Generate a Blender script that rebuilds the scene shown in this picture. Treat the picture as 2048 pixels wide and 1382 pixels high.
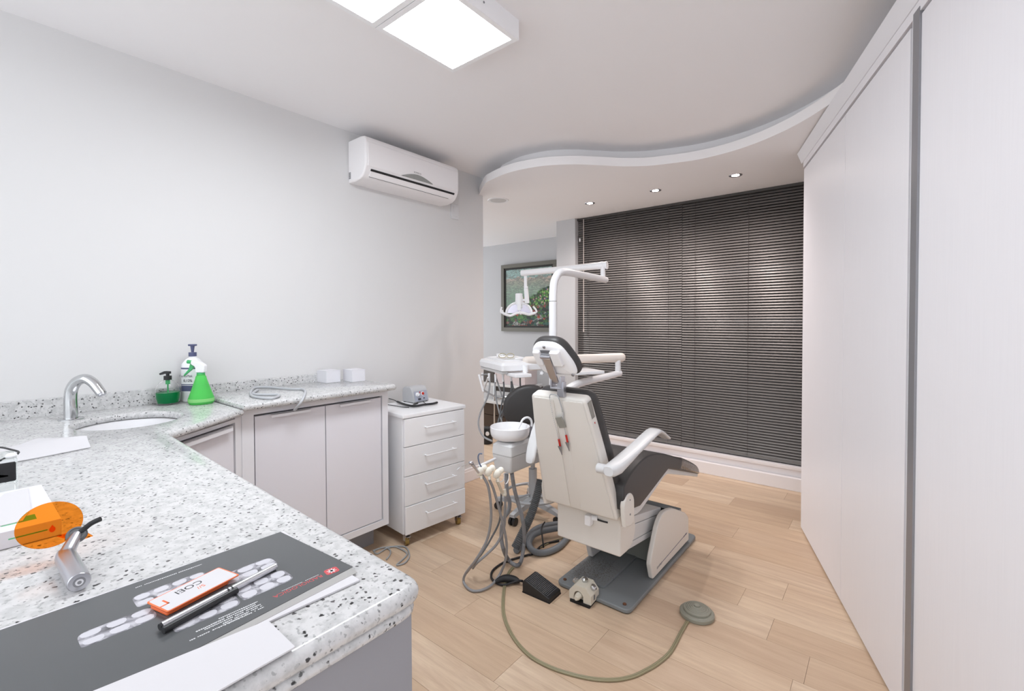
import bpy, bmesh, math, random
from mathutils import Vector, Matrix
random.seed(7)
S = bpy.context.scene
COL = S.collection
for o in list(bpy.data.objects): bpy.data.objects.remove(o)

# ------------------------------------------------------------------ camera
cam_d = bpy.data.cameras.new('camera'); cam = bpy.data.objects.new('camera', cam_d); COL.objects.link(cam)
cam_d.sensor_width = 36.0; cam_d.lens = 16.194; cam_d.shift_y = -0.01478; cam_d.clip_start = 0.02
def cam_axes(yaw, pit, rol):
    f = Vector((math.sin(yaw)*math.cos(pit), math.cos(yaw)*math.cos(pit), -math.sin(pit)))
    r = Vector((math.cos(yaw), -math.sin(yaw), 0)); u = r.cross(f)
    c, s = math.cos(rol), math.sin(rol)
    return c*r+s*u, -s*r+c*u, f
_r, _u, _f = cam_axes(math.radians(-39.2009), math.radians(1.1290), math.radians(-.1819))
cam.matrix_world = Matrix(((_r.x,_u.x,-_f.x,0),(_r.y,_u.y,-_f.y,0),(_r.z,_u.z,-_f.z,1.30),(0,0,0,1)))
S.camera = cam
# ------------------------------------------------------------------ world, exposure, lamps
w = bpy.data.worlds.new('world'); S.world = w; w.use_nodes = True
w.node_tree.nodes['Background'].inputs[0].default_value = (.91,.955,1.0,1)
w.node_tree.nodes['Background'].inputs[1].default_value = 1.8
S.view_settings.view_transform = 'Standard'; S.view_settings.look = 'None'
S.view_settings.gamma = 1.0; S.view_settings.use_curve_mapping = False
S.view_settings.exposure = 0.24
PANEL_STRENGTH = 26.0
SPOT_WATT = 30.0
SPOTS = [(-2.063,3.63), (-1.457,3.615), (-0.861,3.61)]
SIDE_FILL_SPOTS = [(-3.3,3.4)]
def add_spot(name, x, y, z, watt, col, size, blend=0.9):
    d = bpy.data.lights.new(name, 'SPOT'); d.energy = watt; d.color = col
    d.spot_size = math.radians(size); d.spot_blend = blend; d.shadow_soft_size = .02
    o = bpy.data.objects.new(name, d); o.location = (x,y,z); COL.objects.link(o)
    return o
for x, y in SPOTS: add_spot('spot_beam', x, y, 2.335, SPOT_WATT, (1,.88,.84), 156, 1.0)
for x, y in SIDE_FILL_SPOTS: add_spot('spot_beam', x, y, 2.335, 30.0, (1,.97,.95), 150)  # fill lamp added to brighten the side room, has no fixture

# ------------------------------------------------------------------ materials
def lin(c):
    return tuple((v/12.92 if v <= .04045 else ((v+.055)/1.055)**2.4) for v in c)
def rgb(r, g, b): return lin((r/255, g/255, b/255))
MATS = {}
def pm(name, col, rough=.5, metal=0.0, trans=0.0, ior=1.45, emis=None, es=0.0, alpha=1.0, coat=0.0, spec=.5):
    m = bpy.data.materials.new(name); m.use_nodes = True
    p = m.node_tree.nodes['Principled BSDF']
    p.inputs['Base Color'].default_value = (*col, 1)
    p.inputs['Roughness'].default_value = rough; p.inputs['Metallic'].default_value = metal
    p.inputs['Transmission Weight'].default_value = trans; p.inputs['IOR'].default_value = ior
    p.inputs['Alpha'].default_value = alpha; p.inputs['Coat Weight'].default_value = coat
    p.inputs['Specular IOR Level'].default_value = spec
    if emis: p.inputs['Emission Color'].default_value = (*emis,1); p.inputs['Emission Strength'].default_value = es
    MATS[name] = m
    return m
class NT:
    def __init__(s, m): s.t = m.node_tree; s.n = s.t.nodes; s.p = s.n['Principled BSDF']
    def add(s, typ, **kw):
        n = s.n.new(typ)
        for k, v in kw.items():
            if k.startswith('i_'):
                key = k[2:]; key = int(key) if key.isdigit() else key.replace('_',' ')
                n.inputs[key].default_value = v
            else: setattr(n, k, v)
        return n
    def link(s, a, b): s.t.links.new(a, b)
    def mix(s, fac, a, b, blend='MIX'):
        n = s.n.new('ShaderNodeMix'); n.data_type = 'RGBA'; n.blend_type = blend
        for sock, v in ((n.inputs[0], fac), (n.inputs[6], a), (n.inputs[7], b)):
            if hasattr(v, 'links'): s.t.links.new(v, sock)
            else: sock.default_value = v if isinstance(v, (int,float)) else (*v[:3],1)
        return n.outputs[2]
    def ramp(s, fac, stops, interp='LINEAR'):
        n = s.n.new('ShaderNodeValToRGB'); n.color_ramp.interpolation = interp
        el = n.color_ramp.elements
        while len(el) < len(stops): el.new(.5)
        for e, (p, c) in zip(el, stops):
            e.position = p; e.color = (*c,1) if not isinstance(c,(int,float)) else (c,c,c,1)
        s.t.links.new(fac, n.inputs[0]); return n.outputs[0]
    def coord(s, which='Object'):
        return s.n.new('ShaderNodeTexCoord').outputs[which]
    def mapping(s, vec, scale=(1,1,1), loc=(0,0,0), rot=(0,0,0)):
        n = s.add('ShaderNodeMapping'); n.inputs['Scale'].default_value = scale
        n.inputs['Location'].default_value = loc; n.inputs['Rotation'].default_value = rot
        s.link(vec, n.inputs[0]); return n.outputs[0]
    def noise(s, vec, scale, detail=3, rough=.5, dist=0):
        n = s.add('ShaderNodeTexNoise'); n.inputs['Scale'].default_value = scale
        n.inputs['Detail'].default_value = detail; n.inputs['Roughness'].default_value = rough
        n.inputs['Distortion'].default_value = dist
        s.link(vec, n.inputs['Vector']); return n.outputs[0]
    def voronoi(s, vec, scale, feature='F1', out='Distance', rnd=1.0):
        n = s.add('ShaderNodeTexVoronoi', feature=feature); n.inputs['Scale'].default_value = scale
        n.inputs['Randomness'].default_value = rnd
        s.link(vec, n.inputs['Vector']); return n.outputs[out]
    def bump(s, h, strength=.2, dist=.01):
        n = s.add('ShaderNodeBump'); n.inputs['Strength'].default_value = strength; n.inputs['Distance'].default_value = dist
        s.link(h, n.inputs['Height']); s.link(n.outputs[0], s.p.inputs['Normal'])

wall_m = pm('wall_paint', rgb(224,223,223), .6)
n = NT(wall_m); n.bump(n.noise(n.coord(), 90, 3), .04, .002)
ceil_m = pm('ceiling_paint', rgb(247,245,246), .75)
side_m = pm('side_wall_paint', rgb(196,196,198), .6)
trim_m = pm('trim_paint', rgb(244,240,241), .4)
lam_m = pm('grey_white_laminate', rgb(229,225,229), .42)
n = NT(lam_m); n.link(n.mix(n.noise(n.mapping(n.coord(), (60,60,1.2)), 3, 3), rgb(244,242,246), rgb(238,236,240)), n.p.inputs['Base Color'])
cab_m = pm('lilac_grey_laminate', rgb(234,232,238), .5)
frame_m = pm('cabinet_frame_paint', rgb(238,237,241), .5)
deskpanel_m = pm('desk_grey_laminate', rgb(152,152,157), .55)
gap_m = pm('recess_grey', rgb(120,120,124), .7)
white_m = pm('white_lacquer', rgb(248,248,250), .3)
whitep_m = pm('white_plastic', rgb(244,244,246), .28, coat=.2)
shade_m = pm('cream_chair_plastic', rgb(229,225,219), .35)
grayp_m = pm('light_grey_plastic', rgb(216,216,216), .35)
beige_m = pm('beige_arm_plastic', rgb(236,227,219), .35)
leather_m = pm('black_leather', rgb(62,60,60), .4)
n = NT(leather_m); n.bump(n.voronoi(n.coord(), 420), .15, .001)
blackp_m = pm('black_plastic', rgb(38,38,40), .4)
rubber_m = pm('dark_rubber', rgb(28,28,29), .6)
chrome_m = pm('chrome', (.60,.61,.62), .10, 1.0)
alu_m = pm('brushed_aluminium', rgb(196,196,202), .28, 1.0)
alug_m = pm('grey_aluminium_profile', rgb(150,150,154), .42, .55)
aludark_m = pm('dark_groove', rgb(128,127,128), .45, .3)
steel_m = pm('painted_steel_grey', rgb(182,184,187), .4, .2)
base_m = pm('base_plate_grey', rgb(130,134,136), .42)
n = NT(base_m); c = n.coord()
spots = n.ramp(n.voronoi(n.mapping(c,(1,1,0)), 150), [(0,1.0),(.27,1.0),(.36,0.0)])
area = n.add('ShaderNodeTexGradient', gradient_type='SPHERICAL'); n.link(n.mapping(c, (6.5,5.5,1), (.62,1.25,0)), area.inputs[0])
fac = n.add('ShaderNodeMath', operation='MULTIPLY'); n.link(spots, fac.inputs[0]); n.link(n.ramp(area.outputs[0], [(0,0.0),(.5,1.0)]), fac.inputs[1])
n.link(n.mix(fac.outputs[0], rgb(130,134,136), rgb(84,62,52)), n.p.inputs['Base Color'])
hose_m = pm('grey_hose', rgb(150,150,152), .45)
hosed_m = pm('dark_grey_hose', rgb(104,106,108), .5)
cordb_m = pm('black_cord', rgb(40,40,42), .5)
olive_m = pm('olive_foot_switch', rgb(150,149,136), .45)
cordo_m = pm('olive_cord', rgb(150,142,112), .45)
cream_m = pm('cream_holder', rgb(244,240,228), .35)
ctrl_m = pm('aged_cream_plastic', rgb(216,209,194), .4)
red_m = pm('red_plastic', rgb(196,48,40), .35)
caster_m = pm('amber_caster_wheel', rgb(150,122,62), .35)
orange_m = pm('orange_shield', rgb(255,150,48), .05, trans=1.0, ior=1.05)
orangep_m = pm('orange_print', rgb(232,110,60), .4)
blk_m = pm('black_ink', rgb(40,40,44), .5)
paper_m = pm('white_paper', rgb(215,213,216), .65)
card_m = pm('white_carton', rgb(228,227,232), .5)
green_m = pm('green_print', rgb(94,196,136), .5)
greenp_m = pm('green_trigger_plastic', rgb(70,178,110), .3)
navy_m = pm('navy_plastic', rgb(84,88,122), .35)
glass_m = pm('clear_plastic', (1,1,1), .04, trans=1.0, ior=1.15)
soap_m = pm('green_soap', rgb(14,150,84), .15, trans=.35, ior=1.2)
spray_m = pm('green_spray_bottle', rgb(112,232,120), .18, trans=.45, ior=1.15)
spray2_m = pm('lime_liquid', rgb(162,238,150), .15, trans=.3, ior=1.2)
acr_m = pm('clear_acrylic', (.93,.97,.96), .03, trans=1.0, ior=1.2)
winglass_m = pm('window_glass', (.6,.62,.65), .02, trans=1.0, ior=1.45)
dark_m = pm('dark_brown_laminate', rgb(74,66,60), .5)
basket_m = pm('brown_basket', rgb(70,52,38), .6)
framep_m = pm('picture_frame_taupe', rgb(104,101,93), .35, .3)
framed_m = pm('picture_frame_dark', rgb(36,34,30), .5)
ac_m = pm('air_conditioner_plastic', rgb(248,245,246), .4)
lens_m = pm('grey_display_lens', rgb(150,151,148), .25)
speaker_m = pm('speaker_grille', rgb(205,204,204), .6)
pinkw_m = pm('pale_pink_board', rgb(206,194,194), .5)
spk_m = pm('ceramic_white', rgb(240,239,241), .12, coat=.5)
plate_m = pm('switch_plate', rgb(226,226,228), .35)
emit_m = pm('led_diffuser', (1,1,1), .5, emis=(.90,.955,1.0), es=PANEL_STRENGTH)
spotlens_m = pm('spot_lens', (1,1,1), .5, emis=(1,.9,.84), es=40)
# blinds: satin dark slats
slat_m = pm('blind_slat_grey', rgb(116,112,110), .36, .2)
rail_m = pm('blind_rail_grey', rgb(126,126,126), .4, .3)
cordw_m = pm('blind_wand_clear', rgb(208,198,192), .3)
cordd_m = pm('blind_ladder_cord', rgb(70,64,62), .7)
# glossy clear plastic over the foot rest
wrap_m = pm('clear_plastic_wrap', rgb(84,76,70), .12, coat=1.0)
n = NT(wrap_m); n.bump(n.noise(n.mapping(n.coord(), (4,26,26)), 3, 3, .6, 1.0), 1.0, .02)
# granite
def granite(name, sc=1.0):
    m = pm(name, (1,1,1), .16); n = NT(m); c = n.coord('Object')
    base = n.mix(n.ramp(n.noise(c, 55*sc, 4, .6), [(.42,0.0),(.62,1.0)]), rgb(214,213,213), rgb(194,194,194))
    g1 = n.ramp(n.noise(c, 150*sc, 2, .5), [(.60,0.0),(.66,1.0)])
    a = n.mix(g1, base, rgb(172,172,172))
    dist = n.mapping(c, (1,1,1)); ns = n.add('ShaderNodeTexNoise'); ns.inputs['Scale'].default_value = 230*sc; n.link(dist, ns.inputs['Vector'])
    wv = n.add('ShaderNodeVectorMath', operation='MULTIPLY_ADD'); n.link(ns.outputs['Color'], wv.inputs[0]); wv.inputs[1].default_value = (.006,.006,.006); n.link(c, wv.inputs[2])
    v = n.add('ShaderNodeTexVoronoi'); v.inputs['Scale'].default_value = 130*sc; n.link(wv.outputs[0], v.inputs['Vector'])
    cellr = n.add('ShaderNodeSeparateColor'); n.link(v.outputs['Color'], cellr.inputs[0])
    pick = n.ramp(cellr.outputs[0], [(.80,0.0),(.86,1.0)]); near = n.ramp(v.outputs['Distance'], [(.28,1.0),(.42,0.0)])
    f = n.add('ShaderNodeMath', operation='MULTIPLY'); n.link(pick, f.inputs[0]); n.link(near, f.inputs[1])
    b = n.mix(f.outputs[0], a, n.mix(cellr.outputs[1], rgb(96,94,94), rgb(26,26,28)))
    n.link(b, n.p.inputs['Base Color']); return m
granite_m = granite('speckled_white_granite')
# oak-look planks
wood_m = pm('pale_oak_plank', (1,1,1), .42); n = NT(wood_m)
oi = n.add('ShaderNodeObjectInfo'); comb = n.add('ShaderNodeCombineXYZ')
mu = n.add('ShaderNodeMath', operation='MULTIPLY'); n.link(oi.outputs['Random'], mu.inputs[0]); mu.inputs[1].default_value = 57.0
for k in range(3): n.link(mu.outputs[0], comb.inputs[k])
va = n.add('ShaderNodeVectorMath', operation='ADD'); n.link(n.coord(), va.inputs[0]); n.link(comb.outputs[0], va.inputs[1])
v1 = n.mapping(va.outputs[0], (1.1,11,1)); v2 = n.mapping(va.outputs[0], (5,110,1))
tone = n.ramp(oi.outputs['Random'], [(0,rgb(209,182,154)),(.35,rgb(221,196,168)),(.7,rgb(229,207,181)),(1,rgb(201,173,146))])
a = n.mix(n.ramp(n.noise(v1, 2.2, 5, .62, .6), [(.35,0.0),(.72,.75)]), tone, rgb(190,160,134))
b = n.mix(n.ramp(n.noise(v2, 2.0, 3, .6), [(.45,0.0),(.85,.2)]), a, rgb(160,126,98))
n.link(b, n.p.inputs['Base Color']); n.bump(n.noise(v2, 2, 3), .05, .002)
subfloor_m = pm('subfloor_joint_brown', rgb(122,98,78), .8)  # plain brown, seen in the joints between planks
# x-ray print: flat print, grey-violet mottling
xray_m = pm('xray_print', (1,1,1), .14); n = NT(xray_m); c = n.coord()
n.link(n.ramp(n.noise(n.mapping(c,(1,1,0)), 60, 3, .55, .5), [(.30,rgb(84,84,88)),(.47,rgb(140,139,146)),(.62,rgb(196,195,202))]), n.p.inputs['Base Color'])
envelope_m = pm('charcoal_envelope_print', rgb(90,92,94), .2); n = NT(envelope_m); n.bump(n.noise(n.mapping(n.coord(),(1,3,1)), 9, 2), .12, .01)
toothw_m = pm('tooth_print', rgb(208,207,214), .14)
whiteink_m = pm('white_ink', rgb(226,226,228), .2)
redink_m = pm('red_ink', rgb(206,84,88), .2)
# painting canvas, a generic hillside landscape
paint_m = pm('landscape_canvas', (1,1,1), .35); n = NT(paint_m)
c = n.coord('Generated'); sep = n.add('ShaderNodeSeparateXYZ'); n.link(c, sep.inputs[0])
cc = n.add('ShaderNodeCombineXYZ'); n.link(sep.outputs[0], cc.inputs[0]); n.link(sep.outputs[2], cc.inputs[1])
P = cc.outputs[0]
wn = n.add('ShaderNodeMath', operation='MULTIPLY_ADD'); n.link(n.noise(P, 3.2, 3, .6, .4), wn.inputs[0]); wn.inputs[1].default_value = .30; n.link(sep.outputs[2], wn.inputs[2])
hl = n.add('ShaderNodeMath', operation='MULTIPLY_ADD'); n.link(sep.outputs[0], hl.inputs[0]); hl.inputs[1].default_value = -.42; n.link(wn.outputs[0], hl.inputs[2])
sky = n.ramp(wn.outputs[0], [(.62,rgb(120,152,128)),(.80,rgb(150,172,152)),(.93,rgb(168,164,150)),(1.0,rgb(206,184,172)),(1.08,rgb(158,190,186))])
sky = n.mix(n.ramp(n.noise(n.mapping(P,(5,16,1)), 2, 4, .6, 1.5), [(.44,0.0),(.56,.8)]), sky, rgb(122,130,124))
vb = n.voronoi(P, 34, 'F1', 'Color'); vs = n.add('ShaderNodeSeparateColor'); n.link(vb, vs.inputs[0])
bush = n.ramp(vs.outputs[0], [(0,rgb(40,78,34)),(.3,rgb(88,142,62)),(.55,rgb(138,186,92)),(.72,rgb(96,128,84)),(.85,rgb(188,142,140)),(.95,rgb(70,96,110))], 'CONSTANT')
bush = n.mix(n.ramp(n.voronoi(P, 34), [(.40,0.0),(.70,.9)]), bush, rgb(28,40,24))
vb2 = n.voronoi(n.mapping(P,(1,1.5,1)), 15, 'F1', 'Color'); vs2 = n.add('ShaderNodeSeparateColor'); n.link(vb2, vs2.inputs[0])
low = n.ramp(vs2.outputs[1], [(0,rgb(30,40,30)),(.2,rgb(66,110,58)),(.42,rgb(120,84,76)),(.55,rgb(176,74,56)),(.64,rgb(52,92,80)),(.78,rgb(150,152,146)),(.88,rgb(82,130,64))], 'CONSTANT')
low = n.mix(n.ramp(n.noise(P, 16, 4, .6, 2.0), [(.44,0.0),(.6,.85)]), low, rgb(30,30,28))
m1 = n.mix(n.ramp(hl.outputs[0], [(.43,1.0),(.46,0.0)]), sky, bush)
m2 = n.mix(n.ramp(wn.outputs[0], [(.46,1.0),(.52,0.0)]), m1, low)
n.link(m2, n.p.inputs['Base Color'])

# ------------------------------------------------------------------ geometry helpers
def B(): return bmesh.new()
def merge(dst, src, M=None):
    me = bpy.data.meshes.new('tmp'); src.to_mesh(me); src.free()
    if M is not None: me.transform(M)
    dst.from_mesh(me); bpy.data.meshes.remove(me)
def box(bm, x, y, z, bev=0, M=None, seg=2):
    t = bmesh.new(); bmesh.ops.create_cube(t, size=1)
    for v in t.verts:
        v.co = Vector((x[0]+(v.co.x+.5)*(x[1]-x[0]), y[0]+(v.co.y+.5)*(y[1]-y[0]), z[0]+(v.co.z+.5)*(z[1]-z[0])))
    if bev: bmesh.ops.bevel(t, geom=t.edges[:], offset=bev, segments=seg, profile=.5, affect='EDGES')
    merge(bm, t, M)
def basis(d):
    d = Vector(d).normalized(); a = Vector((0,0,1)) if abs(d.z) < .9 else Vector((1,0,0))
    s = a.cross(d).normalized(); return s, d.cross(s), d
def cyl(bm, p0, p1, r0, r1=None, seg=20, cap=True):
    r1 = r0 if r1 is None else r1
    p0, p1 = Vector(p0), Vector(p1); s, t, d = basis(p1-p0)
    rings = []
    for p, r in ((p0,r0),(p1,r1)):
        rings.append([bm.verts.new(p+(s*math.cos(2*math.pi*k/seg)+t*math.sin(2*math.pi*k/seg))*r) for k in range(seg)])
    for k in range(seg):
        bm.faces.new((rings[0][k], rings[0][(k+1)%seg], rings[1][(k+1)%seg], rings[1][k]))
    if cap: bm.faces.new(rings[0][::-1]); bm.faces.new(rings[1])
def loft(bm, rings, cap=True, closed=False):
    vs = [[bm.verts.new(Vector(p)) for p in r] for r in rings]; n = len(vs[0])
    rr = list(range(len(vs)-1)) + ([len(vs)-1] if closed else [])
    for i in rr:
        a, b = vs[i], vs[(i+1)%len(vs)]
        for k in range(n): bm.faces.new((a[k], a[(k+1)%n], b[(k+1)%n], b[k]))
    if cap and not closed: bm.faces.new(vs[0][::-1]); bm.faces.new(vs[-1])
def spline(pts, n=8, closed=False):
    P = [Vector(p) for p in pts]; out = []; N = len(P)
    for i in range(N if closed else N-1):
        if closed: a,b,c,d = P[(i-1)%N],P[i],P[(i+1)%N],P[(i+2)%N]
        else: a,b,c,d = P[max(i-1,0)],P[i],P[i+1],P[min(i+2,N-1)]
        for k in range(n):
            t = k/n; out.append(.5*((2*b)+(c-a)*t+(2*a-5*b+4*c-d)*t*t+(3*b-a-3*c+d)*t**3))
    if not closed: out.append(P[-1])
    return out
def tube(bm, pts, r, seg=10, n=8, closed=False, smooth=True, rfun=None):
    P = spline(pts, n, closed) if smooth else [Vector(p) for p in pts]
    N = len(P); rings = []
    T0 = (P[1]-P[0]).normalized(); s, t, _ = basis(T0); prev = T0
    for i in range(N):
        if closed: T = (P[(i+1)%N]-P[i-1]).normalized()
        else: T = (P[min(i+1,N-1)]-P[max(i-1,0)]).normalized()
        q = prev.rotation_difference(T); s = q @ s; prev = T
        s = (s - T*s.dot(T)).normalized(); t = T.cross(s)
        f = i/(N-1)
        if rfun: rr = rfun(f)
        elif isinstance(r,(list,tuple)): rr = r[0]+(r[1]-r[0])*f
        else: rr = r
        rings.append([P[i]+(s*math.cos(2*math.pi*k/seg)+t*math.sin(2*math.pi*k/seg))*rr for k in range(seg)])
    loft(bm, rings, cap=not closed, closed=closed)
def lathe(bm, prof, c=(0,0,0), seg=32, M=None):
    t = bmesh.new(); rings = []
    loft(t, [[(max(r,1e-4)*math.cos(2*math.pi*k/seg), max(r,1e-4)*math.sin(2*math.pi*k/seg), z) for k in range(seg)] for r, z in prof])
    bmesh.ops.recalc_face_normals(t, faces=t.faces)
    merge(bm, t, (Matrix.Translation(Vector(c)) @ M) if M is not None else Matrix.Translation(Vector(c)))
AX = {'x': lambda a,b,h:(h,a,b), 'y': lambda a,b,h:(a,h,b), 'z': lambda a,b,h:(a,b,h)}
def prism(bm, poly, axis, h0, h1, bev=0, capbev=0, seg=3, M=None):
    t = bmesh.new(); f = AX[axis]
    lo = [t.verts.new(f(a,b,h0)) for a,b in poly]; hi = [t.verts.new(f(a,b,h1)) for a,b in poly]; N = len(poly)
    side = [t.faces.new((lo[k],lo[(k+1)%N],hi[(k+1)%N],hi[k])) for k in range(N)]
    t.faces.new(lo[::-1]); t.faces.new(hi)
    bmesh.ops.recalc_face_normals(t, faces=t.faces)
    if bev: bmesh.ops.bevel(t, geom=t.edges[:], offset=bev, segments=seg, profile=.5, affect='EDGES', clamp_overlap=True)
    elif capbev:
        sl, sh = set(lo), set(hi)
        es = [e for e in t.edges if (e.verts[0] in sl and e.verts[1] in sl) or (e.verts[0] in sh and e.verts[1] in sh)]
        bmesh.ops.bevel(t, geom=es, offset=capbev, segments=seg, profile=.5, affect='EDGES', clamp_overlap=True)
    merge(bm, t, M)
def roundpoly(pts, r, n=5):
    out = []; N = len(pts)
    for i in range(N):
        rr = r[i] if isinstance(r,(list,tuple)) else r
        p = Vector(pts[i]); a = Vector(pts[i-1])-p; b = Vector(pts[(i+1)%N])-p
        if rr <= 0: out.append(tuple(p)); continue
        d = min(rr, a.length*.49, b.length*.49); a.normalize(); b.normalize()
        for k in range(n+1):
            t = k/n; q = (p+a*d)*(1-t)**2+p*2*t*(1-t)+(p+b*d)*t*t; out.append((q.x,q.y))
    return out
def slab(bm, outline, prof, M):
    """outline: 2D polygon about its own centre; prof: list of (height, scale) -> soft pad"""
    N = len(outline); P = [Vector((p[0],p[1])) for p in outline]
    area = sum(P[i].x*P[(i+1)%N].y-P[(i+1)%N].x*P[i].y for i in range(N)); sgn = 1 if area > 0 else -1
    nr = []
    for i in range(N):
        e1 = P[i]-P[i-1]; e2 = P[(i+1)%N]-P[i]
        e1 = e1.normalized() if e1.length > 1e-7 else e2.normalized(); e2 = e2.normalized() if e2.length > 1e-7 else e1
        n1 = Vector((-e1.y,e1.x)); n2 = Vector((-e2.y,e2.x)); m = (n1+n2); m = m.normalized() if m.length > 1e-6 else n1
        nr.append(m*sgn/max(.5, m.dot(n1)))
    rings = []
    for h, ins in prof:
        rings.append([M @ Vector((P[i].x+nr[i].x*ins, P[i].y+nr[i].y*ins, h)) for i in range(N)])
    t = bmesh.new(); loft(t, rings); bmesh.ops.recalc_face_normals(t, faces=t.faces); merge(bm, t)
def puff(h0, h1, r, n=4):
    """profile of a pad with rounded rims between heights h0 and h1"""
    out = []
    for k in range(n+1):
        a = math.pi/2*k/n; out.append((h0+r*(1-math.cos(a)), r*(1-math.sin(a))))
    for k in range(n+1):
        a = math.pi/2*k/n; out.append((h1-r*(1-math.sin(a)), r*(1-math.cos(a))))
    return out
def frame(o, xa, ya):
    xa = Vector(xa).normalized(); ya = Vector(ya); ya = (ya-xa*ya.dot(xa)).normalized(); za = xa.cross(ya)
    return Matrix(((xa.x,ya.x,za.x,o[0]),(xa.y,ya.y,za.y,o[1]),(xa.z,ya.z,za.z,o[2]),(0,0,0,1)))
def plate(outlines, z0, z1, bev, res=3):
    """flat slab with rounded edges and holes (2D curve, rounded by its bevel)"""
    cu = bpy.data.curves.new('tmpc','CURVE'); cu.dimensions = '2D'; cu.fill_mode = 'BOTH'
    for pts in outlines:
        sp = cu.splines.new('POLY'); sp.points.add(len(pts)-1); sp.use_cyclic_u = True
        for p, q in zip(sp.points, pts): p.co = (q[0],q[1],0,1)
    cu.extrude = max((z1-z0)/2-bev,0); cu.bevel_depth = bev; cu.bevel_resolution = res; cu.offset = -bev
    o = bpy.data.objects.new('tmpc', cu); COL.objects.link(o)
    dg = bpy.context.evaluated_depsgraph_get(); dg.update()
    me = bpy.data.meshes.new_from_object(o.evaluated_get(dg))
    bpy.data.objects.remove(o); bpy.data.curves.remove(cu)
    me.transform(Matrix.Translation((0,0,(z0+z1)/2)))
    bm = bmesh.new(); bm.from_mesh(me); bpy.data.meshes.remove(me)
    bmesh.ops.remove_doubles(bm, verts=bm.verts, dist=1e-5)
    return bm
def text(txt, loc, xdir, ydir, size, depth=.0003, sx=1.0, align='LEFT'):
    cu = bpy.data.curves.new('tmpt','FONT'); cu.body = txt; cu.size = size; cu.extrude = depth; cu.align_x = align; cu.resolution_u = 3
    o = bpy.data.objects.new('tmpt', cu); COL.objects.link(o)
    dg = bpy.context.evaluated_depsgraph_get(); dg.update()
    me = bpy.data.meshes.new_from_object(o.evaluated_get(dg))
    bpy.data.objects.remove(o); bpy.data.curves.remove(cu)
    me.transform(frame(loc, xdir, ydir) @ Matrix.Diagonal((sx,1,1,1)))
    bm = bmesh.new(); bm.from_mesh(me); bpy.data.meshes.remove(me); return bm

WM = {}
def mesh_of(name, bm, mat, ang=35):
    me = bpy.data.meshes.new(name); bm.to_mesh(me); bm.free()
    for m in (mat if isinstance(mat,(list,tuple)) else [mat]): me.materials.append(m)
    me.shade_smooth(); me.set_sharp_from_angle(angle=math.radians(ang))
    return me
def obj(name, bm, mat, parent=None, label=None, kind=None, ang=35, recalc=True):
    if recalc: bmesh.ops.recalc_face_normals(bm, faces=bm.faces)
    me = mesh_of(name, bm, mat, ang); o = bpy.data.objects.new(name, me); COL.objects.link(o)
    if ang == 35: m_ = o.modifiers.new('face_weighted','WEIGHTED_NORMAL'); m_.keep_sharp = True; m_.weight = 80
    if parent is not None:
        me.transform(WM[parent.name].inverted()); o.parent = parent; WM[o.name] = WM[parent.name]
    else: WM[o.name] = Matrix.Identity(4)
    if label: o['label'] = label
    if kind: o['kind'] = kind
    return o
def thing(name, label, cat, loc=(0,0,0), rotz=0, group=None):
    o = bpy.data.objects.new(name, None); COL.objects.link(o); o.empty_display_size = .05
    o.location = loc; o.rotation_euler = (0,0,rotz); o['label'] = label; o['category'] = cat
    if group: o['group'] = group
    WM[o.name] = Matrix.Translation(Vector(loc)) @ Matrix.Rotation(rotz,4,'Z')
    return o
def solo(name, bm, mat, label, cat, group=None, loc=None, ang=35):
    """a thing that is one mesh, origin at its base"""
    bmesh.ops.recalc_face_normals(bm, faces=bm.faces)
    if loc is None:
        xs = [v.co for v in bm.verts]; loc = (sum(v.x for v in xs)/len(xs), sum(v.y for v in xs)/len(xs), min(v.z for v in xs))
    me = mesh_of(name, bm, mat, ang); me.transform(Matrix.Translation(-Vector(loc)))
    o = bpy.data.objects.new(name, me); o.location = loc; COL.objects.link(o)
    if ang == 35: m_ = o.modifiers.new('face_weighted','WEIGHTED_NORMAL'); m_.keep_sharp = True; m_.weight = 80
    WM[o.name] = Matrix.Translation(Vector(loc)); o['label'] = label; o['category'] = cat
    if group: o['group'] = group
    return o
def struct(name, bm, mat, parent=None, **k):
    o = obj(name, bm, mat, parent, **k)
    if parent is None: o['kind'] = 'structure'
    return o
def bx(x, y, z, bev=0, M=None):
    b = B(); box(b, x, y, z, bev, M); return b

# ================================================================== THE ROOM
XW = -2.634; YB = 4.064; ZC = 2.494; ZS = 2.347
fl = struct('floor', bx((-5.3,1.6),(-1.75,5.0),(-.06,-.004)), subfloor_m)
joint = {0:-1.09,1:-1.475,2:-.897,3:-1.183,4:-.22,7:-.367,8:-.756,9:-1.145,10:-.71,11:-1.143,12:-.467,13:-.856,14:-1.245,15:-.571,16:-.95}
PL = .93; shared = {}
for k in range(-17, 22):
    y0 = 1.223+.1725*k
    if y0 > 4.72: break
    j = joint.get(k, -1.3+.39*((k*7)%5)); xmin = -4.6 if y0 > 2.6 else XW-.05; xmax = .75 if y0 < 4.06 else XW+.1
    x0 = j - PL*math.ceil((j-xmin)/PL)
    while x0 < xmax-.05:
        a, b = max(x0,xmin), min(x0+PL,xmax); L = round(b-a,3); x0 += PL
        if L < .03: continue
        if L not in shared:
            t = B(); g = .0005; box(t, (g,L-g),(g,.1725-g),(-.004,0))
            shared[L] = mesh_of('plank', t, wood_m)
        o = bpy.data.objects.new('plank', shared[L]); COL.objects.link(o); o.parent = fl; o.location = (a,y0,0)

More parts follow.
